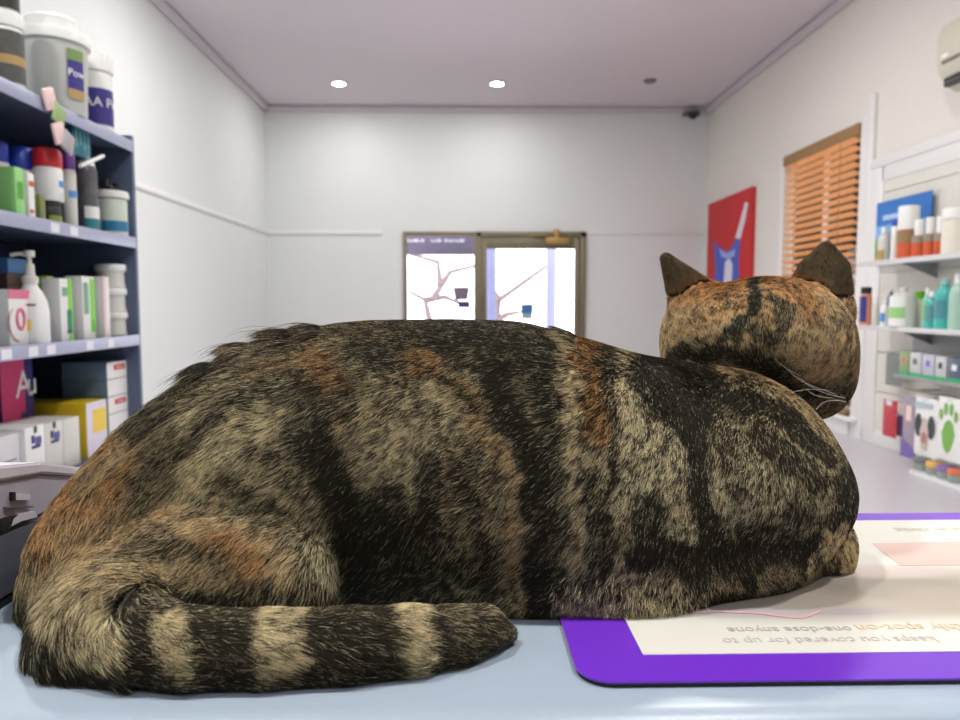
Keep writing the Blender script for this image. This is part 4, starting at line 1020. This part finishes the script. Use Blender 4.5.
# coat marks: polyline in coat coordinates, width, tan amount (0 black .. 1 tan), warmth (0 grey tan .. 1 orange), strength
K, T_, O_ = 0.0, 1.0, 1.0
MARKS = [
 # base regions first
 ([(250, 420), (280, 470), (330, 520)], 60, .55, .1, .5), ([(120, 500), (60, 540)], 60, .62, .5, .8), ([(90, 470), (120, 450), (70, 520)], 34, .66, .85, .75),
 ([(200, 540), (110, 560)], 60, .66, .35, .7), ([(60, 600), (120, 600)], 50, .62, .15, .7), ([(390, 340), (550, 340)], 34, .10, .1, .85), ([(460, 350), (540, 380)], 30, .10, .1, .7),
 ([(370, 480), (390, 600)], 40, .10, .1, .8), ([(400, 540), (470, 600)], 46, .16, .1, .7),
 ([(600, 380), (600, 560)], 34, .60, .2, .8), ([(640, 430), (660, 500)], 42, .66, .05, .9), ([(700, 390), (680, 380), (660, 385)], 32, .06, .1, .95), ([(720, 430), (760, 430)], 34, .32, .2, .7),
 ([(740, 480), (790, 490)], 34, .60, .05, .85), ([(720, 550), (790, 540)], 30, .14, .1, .8), ([(600, 590), (650, 600)], 34, .52, .1, .8),
 # light stripes
 ([(255, 355), (210, 385), (150, 430), (100, 470)], 11, .62, .25, .6), ([(300, 400), (270, 420), (230, 440), (190, 480)], 20, .80, .1, .8), ([(215, 420), (255, 455), (300, 500), (335, 560)], 16, .74, .1, .7),
 ([(270, 370), (310, 365), (330, 350)], 10, .55, .6, .6), ([(330, 365), (348, 380), (352, 410)], 13, .55, .9, .7), ([(380, 400), (360, 440), (390, 470)], 20, .66, .15, .7),
 ([(400, 480), (430, 420), (470, 400)], 32, .72, .1, .75), ([(425, 360), (455, 375), (485, 400), (500, 440)], 12, .55, .8, .8), ([(490, 420), (515, 460), (530, 500), (528, 560), (530, 600)], 13, .66, .45, .9), ([(420, 590), (500, 600)], 16, .5, .1, .6),
 ([(572, 360), (580, 400), (575, 470), (575, 560)], 15, .70, .2, .9), ([(596, 350), (603, 385), (600, 430)], 14, .45, .95, .8), ([(626, 358), (628, 400), (632, 430)], 11, .72, .15, .95),
 ([(735, 366), (775, 380), (812, 402), (832, 430)], 12, .62, .45, .9), ([(745, 395), (770, 410)], 9, .5, .2, .6), ([(800, 430), (835, 455), (838, 500)], 14, .45, .2, .6), ([(760, 455), (790, 470), (820, 500)], 9, .5, .1, .6),
 ([(680, 480), (690, 530)], 15, .62, .15, .8), ([(610, 560), (640, 610)], 26, .62, .1, .8), ([(740, 575), (790, 562)], 13, .5, .2, .8), ([(700, 560), (650, 545)], 18, .3, .1, .6),
 # haunch light rim
 ([(100, 560), (130, 525), (190, 512), (240, 525), (290, 560)], 14, .82, .4, .85), ([(230, 530), (260, 555)], 16, .66, .85, .8), ([(110, 590), (150, 575), (200, 565)], 16, .74, .3, .7), ([(300, 540), (340, 570), (350, 610)], 12, .6, .0, .6),
 ([(70, 570), (60, 620)], 18, .72, .15, .8), ([(105, 600), (100, 640)], 15, .86, .15, .9),
 # dark stripes
 ([(250, 342), (320, 332), (380, 330)], 16, .25, .3, .8), ([(240, 360), (190, 392), (140, 430)], 11, .12, .1, .8), ([(330, 385), (280, 395), (235, 410), (190, 445), (150, 480)], 9, .14, .1, .7), ([(150, 500), (180, 470), (170, 440)], 12, .22, .1, .6),
 ([(240, 475), (275, 490), (320, 520)], 9, .14, .1, .75), ([(350, 400), (310, 420), (320, 450)], 16, .14, .1, .7), ([(335, 440), (352, 490), (368, 540), (372, 610)], 21, .02, 0, .97), ([(400, 500), (405, 560), (410, 610)], 26, .06, 0, .9),
 ([(310, 480), (290, 460)], 14, .3, .1, .5), ([(440, 460), (435, 540), (450, 600)], 13, .10, .1, .8), ([(470, 470), (490, 540), (495, 600)], 12, .14, .2, .8), ([(500, 375), (535, 440), (545, 520), (548, 610)], 15, .02, 0, .97), ([(460, 380), (500, 420)], 9, .10, .2, .7), ([(550, 350), (556, 400), (560, 480), (565, 580)], 10, .10, 0, .8),
 ([(614, 350), (616, 400), (612, 470), (610, 560)], 6, .10, .2, .85), ([(645, 362), (660, 390), (690, 420), (700, 470), (706, 520), (730, 560)], 12, .03, 0, .95), ([(650, 375), (700, 400)], 22, .03, 0, .9), ([(590, 480), (600, 560), (590, 590)], 14, .12, 0, .8), ([(650, 500), (655, 545)], 16, .10, 0, .85),
 ([(690, 372), (735, 398), (790, 420), (820, 450)], 13, .05, .1, .95), ([(750, 430), (790, 455), (815, 480), (845, 480)], 8, .08, .1, .85), ([(840, 470), (846, 520)], 11, .06, 0, .9), ([(790, 500), (835, 520)], 9, .10, .1, .8), ([(730, 460), (735, 440)], 8, .2, .2, .6),
 ([(640, 545), (690, 545), (740, 552), (800, 540)], 15, .03, 0, .95), ([(680, 604), (740, 600), (795, 588)], 13, .02, 0, .95), ([(690, 560), (700, 600)], 12, .06, 0, .9), ([(735, 560), (745, 595)], 8, .06, 0, .85), ([(798, 545), (802, 580)], 5, .06, 0, .95), ([(740, 470), (740, 500)], 8, .2, 0, .2),
 ([(150, 545), (200, 535), (240, 550)], 11, .30, .3, .7), ([(150, 600), (200, 590), (270, 600), (340, 606)], 13, .04, 0, .95), ([(280, 580), (330, 600)], 14, .16, 0, .8), ([(90, 640), (75, 600)], 5, .15, 0, .6), ([(120, 640), (125, 600)], 5, .12, 0, .6),
 ([(30, 600), (40, 650), (90, 674), (160, 686)], 20, .03, 0, .9),
]
PAW = [([(832, 534), (845, 556)], 14, .95, .25, .97), ([(822, 550), (826, 572)], 3.5, .05, 0, .9), ([(836, 560), (840, 576)], 3, .08, 0, .9), ([(806, 548), (810, 578)], 4, .75, .2, .9)]
HEADM = [
 ([(690, 300), (760, 292), (850, 320)], 46, .86, .62, .97), ([(670, 340), (700, 330)], 40, .82, .4, .9), ([(830, 330), (830, 370)], 36, .62, .4, .95), ([(690, 290), (750, 284), (800, 288)], 15, .88, .85, .8), ([(725, 345), (690, 348)], 6, .3, .3, .7), ([(775, 350), (840, 385)], 12, .35, .3, .6), ([(840, 315), (850, 350)], 8, .4, .4, .6),
 ([(700, 318), (740, 300)], 9, .72, .7, .7), ([(790, 285), (810, 310)], 10, .6, .9, .7),
 ([(757, 288), (754, 304)], 7, .03, 0, .95), ([(754, 304), (740, 322), (705, 342)], 4, .05, 0, .9), ([(735, 318), (705, 330), (690, 345)], 2.5, .10, 0, .85), ([(722, 320), (700, 325)], 2.2, .15, .2, .8), ([(772, 296), (785, 312), (775, 335)], 6, .08, .1, .8), ([(680, 352), (730, 350), (790, 368)], 13, .02, 0, .95), ([(745, 335), (785, 332), (792, 312)], 4, .10, .2, .8), ([(770, 325), (766, 308)], 3, .12, .2, .7), ([(740, 352), (770, 376), (805, 398)], 14, .06, .1, .9), ([(745, 320), (765, 325)], 8, .06, 0, .8),
 ([(800, 340), (830, 345), (826, 370)], 20, .85, .4, .9), ([(690, 305), (720, 322)], 8, .9, .5, .8), ([(735, 305), (728, 318), (700, 335)], 4, .85, .5, .8), ([(820, 395), (850, 385)], 14, .16, .3, .8), ([(850, 320), (858, 380)], 8, .4, .5, .7), ([(790, 375), (810, 380)], 8, .4, .3, .5), ([(710, 332), (690, 345)], 5, .6, .4, .6)]
def polydist(Q, pts):
    best = np.full(len(Q), 1e9); pts = np.array(pts, float)
    for a, b in zip(pts, pts[1:]):
        d = b - a; t = np.clip(((Q - a) @ d) / (d @ d), 0, 1); best = np.minimum(best, np.linalg.norm(Q - (a + t[:, None] * d), axis=1))
    return best
def sstep(x): x = np.clip(x, 0, 1); return x * x * (3 - 2 * x)
def coat(P):
    Q = project(P)
    w1_ = np.stack([vnoise(P, .012, 1), vnoise(P, .012, 2)], 1) * 8 + np.stack([vnoise(P, .004, 3), vnoise(P, .004, 4)], 1) * 4
    Qw = Q + w1_
    td = field(TD, P); hd_ = field(HD, P); bd = field(BODY, P)
    tail = (td < bd - .001) & (P[:, 0] > wx(128, .31)); head = (hd_ < bd - .002) & (P[:, 2] > .95) & ~tail
    ears = (P[:, 2] > wz(296, .46)) & (P[:, 1] > .43) & (P[:, 0] > .1) & (hd_ > .0042)
    Lm = np.full(len(P), .40); Om = np.full(len(P), .2)
    def put(sel, marks):
        nonlocal Lm, Om
        for pts, w, l, o, s_ in marks:
            k = sstep((w * 1.25 - polydist(Qw, pts)) / (w * .6)) * s_ * sel
            Lm = Lm + (l - Lm) * k; Om = Om + (o - Om) * k
    put(~tail & ~head, MARKS); put(~tail & ~head, PAW); put(head, HEADM); Lm = np.where(head, Lm * 1.03, Lm)
    # tail rings: measured along the tail
    tl = np.full(len(P), .10); to = np.full(len(P), .15)
    xs_ = Qw[:, 0]; ys_ = Q[:, 1]
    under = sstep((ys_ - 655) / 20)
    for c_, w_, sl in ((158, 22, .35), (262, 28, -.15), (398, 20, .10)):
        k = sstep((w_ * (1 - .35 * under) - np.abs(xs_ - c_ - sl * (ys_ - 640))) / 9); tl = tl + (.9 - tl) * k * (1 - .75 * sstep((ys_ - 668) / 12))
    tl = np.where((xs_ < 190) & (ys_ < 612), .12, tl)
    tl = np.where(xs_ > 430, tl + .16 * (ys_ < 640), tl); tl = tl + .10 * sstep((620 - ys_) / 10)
    Lm = np.where(tail, tl, Lm); Om = np.where(tail, to, Om)
    ke = sstep((hd_ - .003) / .010) * ears; Lm = Lm + (.40 - Lm) * ke; Om = Om + (.30 - Om) * ke
    return np.clip(Lm, 0, 1), np.clip(Om, 0, 1), tail, head, ears
me = bpy.data.meshes.new('cat')
me.vertices.add(len(V)); me.vertices.foreach_set('co', V.astype(np.float32).ravel())
me.loops.add(F.size); me.loops.foreach_set('vertex_index', F.astype(np.int32).ravel())
me.polygons.add(len(F)); me.polygons.foreach_set('loop_start', np.arange(0, F.size, 4, dtype=np.int32)); me.polygons.foreach_set('loop_total', np.full(len(F), 4, np.int32))
me.update(calc_edges=True); me.validate()
me.polygons.foreach_set('use_smooth', np.ones(len(me.polygons), bool))
Lc, Oc, _, _, _ = coat(V)
DARKT = np.array(lin((6, 6, 7))); TANT = np.array(lin((236, 220, 176))); ORT = np.array(lin((224, 160, 92)))
def tone(Lm, Om):
    warm = TANT[None] * (1 - Om[:, None]) + ORT[None] * Om[:, None]
    return DARKT[None] * (1 - Lm[:, None]) + warm * Lm[:, None]
ca = me.color_attributes.new('coat', 'FLOAT_COLOR', 'POINT')
ca.data.foreach_set('color', np.concatenate([tone(Lc ** 1.5 * .15, Oc), np.ones((len(V), 1))], 1).astype(np.float32).ravel())
m = bpy.data.materials.new('cat_skin_coat'); m.use_nodes = True; nt = m.node_tree; b_ = nt.nodes['Principled BSDF']
at_ = nt.nodes.new('ShaderNodeAttribute'); at_.attribute_name = 'coat'; nt.links.new(at_.outputs['Color'], b_.inputs['Base Color']); b_.inputs['Roughness'].default_value = .8
nz_ = nt.nodes.new('ShaderNodeTexNoise'); nz_.inputs['Scale'].default_value = 400; bp_ = nt.nodes.new('ShaderNodeBump'); bp_.inputs['Strength'].default_value = .5
nt.links.new(nz_.outputs['Fac'], bp_.inputs['Height']); nt.links.new(bp_.outputs['Normal'], b_.inputs['Normal'])
me.materials.append(m)
cat = bpy.data.objects.new('cat', me); COL.objects.link(cat)
tag(cat, 'brown and black tabby cat lying on the counter, seen from behind, tail curled alongside', 'cat')
# ---- hair
rng = np.random.default_rng(5)
A0, A1, A2, A3 = (V[F[:, i]] for i in range(4))
tri = np.concatenate([np.stack([A0, A1, A2], 1), np.stack([A0, A2, A3], 1)])
nrm = np.cross(tri[:, 1] - tri[:, 0], tri[:, 2] - tri[:, 0]); ar = np.linalg.norm(nrm, axis=1) / 2; 
cen = tri.mean(1)
vn = np.zeros_like(V); fn = np.cross(A1 - A0, A2 - A0) + np.cross(A2 - A0, A3 - A0)
for i in range(4): np.add.at(vn, F[:, i], fn)
vn /= np.maximum(np.linalg.norm(vn, axis=1, keepdims=True), 1e-12)
# blur the normals a little so the coat flows
for it in range(6):
    s_ = np.zeros_like(vn)
    for k in range(3): s_[:, k] = np.bincount(nb_a, vn[nb_b, k], len(V)) + np.bincount(nb_b, vn[nb_a, k], len(V))
    vn = vn + s_ / deg[:, None]; vn /= np.linalg.norm(vn, axis=1, keepdims=True)
FN = nrm / np.maximum(2 * ar[:, None], 1e-12)
dens = ar * np.where(FN[:, 1] > .35, .35, 1.0) * np.where((FN[:, 2] < -.6) & (cen[:, 2] < CT + .02), .05, 1.0)
hd_c = field(HD, cen) < field(BODY, cen)
dens = dens * np.where(hd_c, 1.7, 1.0)
cdf = np.cumsum(dens); ti = np.searchsorted(cdf, rng.random(NH) * cdf[-1])
u = rng.random(NH); v = rng.random(NH); sw = u + v > 1; u[sw] = 1 - u[sw]; v[sw] = 1 - v[sw]
root = tri[ti, 0] + u[:, None] * (tri[ti, 1] - tri[ti, 0]) + v[:, None] * (tri[ti, 2] - tri[ti, 0])
nf = len(F); fi = ti % nf; second = ti >= nf
VN0, VN1, VN2 = vn[F[fi, 0]], np.where(second[:, None], vn[F[fi, 2]], vn[F[fi, 1]]), np.where(second[:, None], vn[F[fi, 3]], vn[F[fi, 2]])
N = VN0 * (1 - u - v)[:, None] + VN1 * u[:, None] + VN2 * v[:, None]; N /= np.linalg.norm(N, axis=1, keepdims=True)
Lh, Oh, tail, head, ears = coat(root)
Q = project(root)
# lay of the coat
G = np.tile(np.array((-.92, -.05, -.40)), (NH, 1))
side = np.clip((Q[:, 1] - 380) / 150, 0, 1)
G[:, 2] -= .45 * side
G[:, 1] += .0
rump = np.clip((160 - Q[:, 0]) / 110, 0, 1)[:, None]
G = G * (1 - rump) + np.array((.25, -.35, -1.0)) * rump * 1.0
rt = (sstep((Q[:, 1] - 590) / 50) * (Q[:, 0] < 150))[:, None]
G = G * (1 - rt) + np.array((.85, -.25, -.55)) * rt
fore = np.clip((Q[:, 0] - 560) / 80, 0, 1)[:, None]
G = G * (1 - fore) + np.array((-.45, -.1, -.85)) * fore
hn = np.array((-.10, -.85, -.45))
G[head] = hn + (root[head] - HC_) * np.array((9, 0, 3))
tv = np.zeros_like(G[tail]); TWa = np.array(TW)
if tail.any():
    seg = np.clip(np.searchsorted(TWa[:, 0], root[tail, 0]), 3, len(TWa) - 1); tv = TWa[seg] - TWa[seg - 1]; tv /= np.linalg.norm(tv, axis=1, keepdims=True)
    G[tail] = tv + np.array((0, -.05, -.10))
lear = ears & (root[:, 0] < HC_[0]); rear = ears & (root[:, 0] >= HC_[0])
G[lear] = (TL - w3(700, 300, .46)); G[rear] = (TR - w3(822, 300, .46))
paw = (Q[:, 0] > 790) & (Q[:, 1] > 525) & ~head; leg = (Q[:, 1] > 540) & (Q[:, 0] > 650) & ~head
lw = (sstep((Q[:, 1] - 530) / 40) * sstep((Q[:, 0] - 640) / 120) * (~head))[:, None]
G = G * (1 - lw) + np.array((.45, .0, -.75)) * lw
n1 = np.stack([vnoise(root, .020, 11), vnoise(root, .020, 12), vnoise(root, .020, 13)], 1) * .30
cl = np.stack([vnoise(root, .0035, 21), vnoise(root, .0035, 22), vnoise(root, .0035, 23)], 1)
G = G / np.maximum(np.linalg.norm(G, axis=1, keepdims=True), 1e-9) + n1 + cl * .16 + np.stack([vnoise(root, .0018, 24), vnoise(root, .0018, 25), vnoise(root, .0018, 26)], 1) * .28 + rng.normal(0, .13, (NH, 3))
Tn = G - (G * N).sum(1, keepdims=True) * N; Tn /= np.maximum(np.linalg.norm(Tn, axis=1, keepdims=True), 1e-6)
mid = np.clip((Q[:, 0] - 330) / 120, 0, 1)
ln = .0104 - .0030 * mid
ln = ln + .004 * rump[:, 0]
ln = ln - .0017 * fore[:, 0]; ln[head] = .0062; ln[tail] = .0100; ln[leg] = .0062; ln[paw] = .0045; ln[tail & (Q[:, 0] > 470)] = .0085; ln[ears] = .0032
ln = ln * (1 + .25 * vnoise(root, .010, 31)) * rng.uniform(.65, 1.15, NH)
lift = .34 + .30 * mid * np.clip((Q[:, 1] - 350) / 60, 0, 1) + .20 * fore[:, 0]; lift[head] = .42; lift[tail] = .34; lift[tail & (Q[:, 0] > 470)] = .2; lift[ears] = .36; lift[leg] = .45
lift = lift * rng.uniform(.6, 1.5, NH) + .16 * vnoise(root, .006, 41)
lift = np.clip(lift, .14, 1.2)
# a few raised tufts on the croup
tuft = np.zeros(NH, bool)
for tx_, ty_ in ((252, 349), (325, 336), (296, 340), (214, 368), (575, 342)):
    tuft |= np.hypot(Q[:, 0] - tx_, (Q[:, 1] - ty_) * .8) < 6
tuft &= rng.random(NH) < .6
lift[tuft] = .95; ln[tuft] *= 2.0
fly = (N[:, 2] > .3) & (Q[:, 1] < 430) & (Q[:, 0] < 420) & (~tail) & (rng.random(NH) < .03)
lift[fly] = .75; ln[fly] *= 1.5
hem = (N[:, 1] < -.2) & (rng.random(NH) < .5 * sstep((CT + .030 - root[:, 2]) / .026) * sstep((Q[:, 0] - 545) / 40) * sstep((712 - Q[:, 0]) / 50))
Tn[hem] = Tn[hem] * .5 + np.array((.05, -.62, -.35)) + rng.normal(0, .22, (int(hem.sum()), 3)); Tn[hem] /= np.linalg.norm(Tn[hem], axis=1, keepdims=True); ln[hem] = .0085 * rng.uniform(.6, 1.1, hem.sum()); Lh[hem] = np.maximum(Lh[hem], .75)
NPT = 5
pts = np.zeros((NH, NPT, 3)); pts[:, 0] = root - N * .0008
seg = (ln / (NPT - 1))[:, None]; th = np.arctan(lift)
for k in range(1, NPT):
    a_ = (th * (1.35 - .38 * k))[:, None]
    dirv = Tn * np.cos(a_) + N * np.sin(a_)
    dirv[:, 2:3] -= .02 * k
    dirv /= np.linalg.norm(dirv, axis=1, keepdims=True)
    pts[:, k] = pts[:, k - 1] + dirv * seg
pts[:, :, 2] = np.maximum(pts[:, :, 2], CT + np.where(root[:, None, 0] > MX0, .0040, .0004))
def samp(D, P):
    q = (P - LO) / VOX; f = np.floor(q).astype(int); f = np.clip(f, 0, np.array(D.shape) - 2); t = np.clip(q - f, 0, 1); r = 0
    for a in (0, 1):
        for b in (0, 1):
            for c in (0, 1):
                r = r + (t[:, 0] if a else 1 - t[:, 0]) * (t[:, 1] if b else 1 - t[:, 1]) * (t[:, 2] if c else 1 - t[:, 2]) * D[f[:, 0] + a, f[:, 1] + b, f[:, 2] + c]
    return r
for k in range(1, NPT):        # no hair dives back under the skin of a neighbouring limb
    need = .0011 + .0004 * k
    for _ in range(2):
        dd = samp(D, pts[:, k]); push = np.clip(need - dd, 0, .02)
        e_ = VOX; gr = np.stack([samp(D, pts[:, k] + np.eye(3)[i] * e_) - samp(D, pts[:, k] - np.eye(3)[i] * e_) for i in range(3)], 1)
        gr /= np.maximum(np.linalg.norm(gr, axis=1, keepdims=True), 1e-6)
        pts[:, k] += gr * push[:, None]
pts[:, :, 2] = np.maximum(pts[:, :, 2], CT + np.where(root[:, None, 0] > MX0, .0040, .0004))
pts = pts.astype(np.float32)
# colour of each hair: black hairs and banded hairs mixed in the proportion of the mark
lum = np.clip(Lh + .16 * vnoise(root, .0022, 51) * (Lh > .1), 0, 1)
tn = sstep(.5 + .9 * vnoise(root, .0017, 61)) 
isl = rng.random(NH) < (.012 + .92 * lum ** 1.35 * (np.where(head, .28, .20) + 1.25 * tn))
tipL = np.where(isl, .66 + .75 * rng.random(NH), .0 + .08 * rng.random(NH) * (1 + 2 * lum))
tipL = np.where(ears, .16 + .14 * rng.random(NH) + .25 * (Lh - .4).clip(0, 1), tipL)
tint = np.clip(Oh + rng.normal(0, .12, NH), 0, 1)
tipc = np.minimum(tone(tipL, tint), .93)
hc = bpy.data.hair_curves.new('fur')
hc.add_curves([NPT] * NH)
hc.attributes['position'].data.foreach_set('vector', pts.reshape(-1, 3).ravel())
rad = hc.attributes.get('radius') or hc.attributes.new('radius', 'FLOAT', 'POINT')
thick = np.where(head | ears | leg, .000075, .00009) * rng.uniform(.7, 1.2, NH)
prof_ = np.array((1.0, 1.0, .9, .65, .12))
rad.data.foreach_set('value', (thick[:, None] * prof_[None]).astype(np.float32).ravel())
cattr = hc.attributes.new('tip_colour', 'FLOAT_COLOR', 'CURVE')
cattr.data.foreach_set('color', np.concatenate([tipc, np.ones((NH, 1))], 1).astype(np.float32).ravel())
m = bpy.data.materials.new('cat_fur'); m.use_nodes = True; nt = m.node_tree; nt.nodes.remove(nt.nodes['Principled BSDF'])
hb = nt.nodes.new('ShaderNodeBsdfPrincipled'); hb.inputs['Roughness'].default_value = .5; hb.inputs['Specular IOR Level'].default_value = .13
at_ = nt.nodes.new('ShaderNodeAttribute'); at_.attribute_name = 'tip_colour'
hi = nt.nodes.new('ShaderNodeHairInfo'); rp = nt.nodes.new('ShaderNodeValToRGB')
rp.color_ramp.elements[0].position = .25; rp.color_ramp.elements[0].color = (.10, .10, .10, 1); rp.color_ramp.elements[1].position = .72; rp.color_ramp.elements[1].color = (1, 1, 1, 1)
mx_ = nt.nodes.new('ShaderNodeMix'); mx_.data_type = 'RGBA'; mx_.blend_type = 'MIX'
mx_.inputs[6].default_value = tuple(lin((9, 8, 8))) + (1,)
nt.links.new(hi.outputs['Intercept'], rp.inputs[0]); nt.links.new(rp.outputs[0], mx_.inputs[0]); nt.links.new(at_.outputs['Color'], mx_.inputs[7])
nt.links.new(mx_.outputs[2], hb.inputs['Base Color']); nt.links.new(hb.outputs[0], nt.nodes['Material Output'].inputs[0])
hc.materials.append(m)
fur = bpy.data.objects.new('fur', hc); COL.objects.link(fur); fur.parent = cat
# eyes, nose, whiskers
Rm = Matrix(((SIDE[0], LOOK[0], 0, 0), (SIDE[1], LOOK[1], 0, 0), (SIDE[2], LOOK[2], 1, 0), (0, 0, 0, 1)))
def ball(name, c, r, mm, sc=(1, 1, 1)):
    bm = bmesh.new(); bmesh.ops.create_uvsphere(bm, u_segments=18, v_segments=12, radius=r)
    bmesh.ops.scale(bm, vec=sc, verts=bm.verts); bmesh.ops.transform(bm, matrix=Rm, verts=bm.verts); bmesh.ops.translate(bm, vec=Vector(c), verts=bm.verts)
    return link(name, bm, mm, cat, True)
for s_ in (-1, 1):
    c_ = HC_ + LOOK * .0475 + SIDE * s_ * .019 + np.array((0, 0, .003))
    ball('eye', c_, .0085, mat('eye_amber', (190, 160, 60), .05, var=.2, coat=1), (1, .8, .9))
    ball('pupil', c_ + LOOK * .0052, .0042, M_dark, (.5, .7, 1))
ball('nose', MZ + LOOK * .0175 + np.array((0, 0, .004)), .0042, mat('nose_brick', (140, 84, 74), .5), (1.2, .6, .8))
M_wh = mat('whisker_pale', (225, 220, 212), .35)
for k_, (p0, p1, p2) in enumerate([((838, 392), (806, 384), (776, 398)), ((842, 396), (800, 384), (790, 372)), ((845, 398), (812, 392), (800, 378)), ((846, 402), (824, 396), (816, 410)), ((840, 388), (792, 378), (774, 358)), ((835, 398), (812, 398), (806, 388))]):
    a_, b2_, c2_ = w3(*p0, .430), w3(*p1, .402), w3(*p2, .386)
    q_ = [(1 - t) ** 2 * a_ + 2 * t * (1 - t) * b2_ + t * t * c2_ for t in np.linspace(0, 1, 8)]
    tube('whisker', q_, .00016, M_wh, cat, 5, .00006)
# ================================================================== WORLD
w = bpy.data.worlds.new('daylight'); SC.world = w; w.use_nodes = True; nt = w.node_tree
bg = nt.nodes['Background']; bg.inputs['Color'].default_value = (.93, .95, 1.0, 1); bg.inputs['Strength'].default_value = 5.0
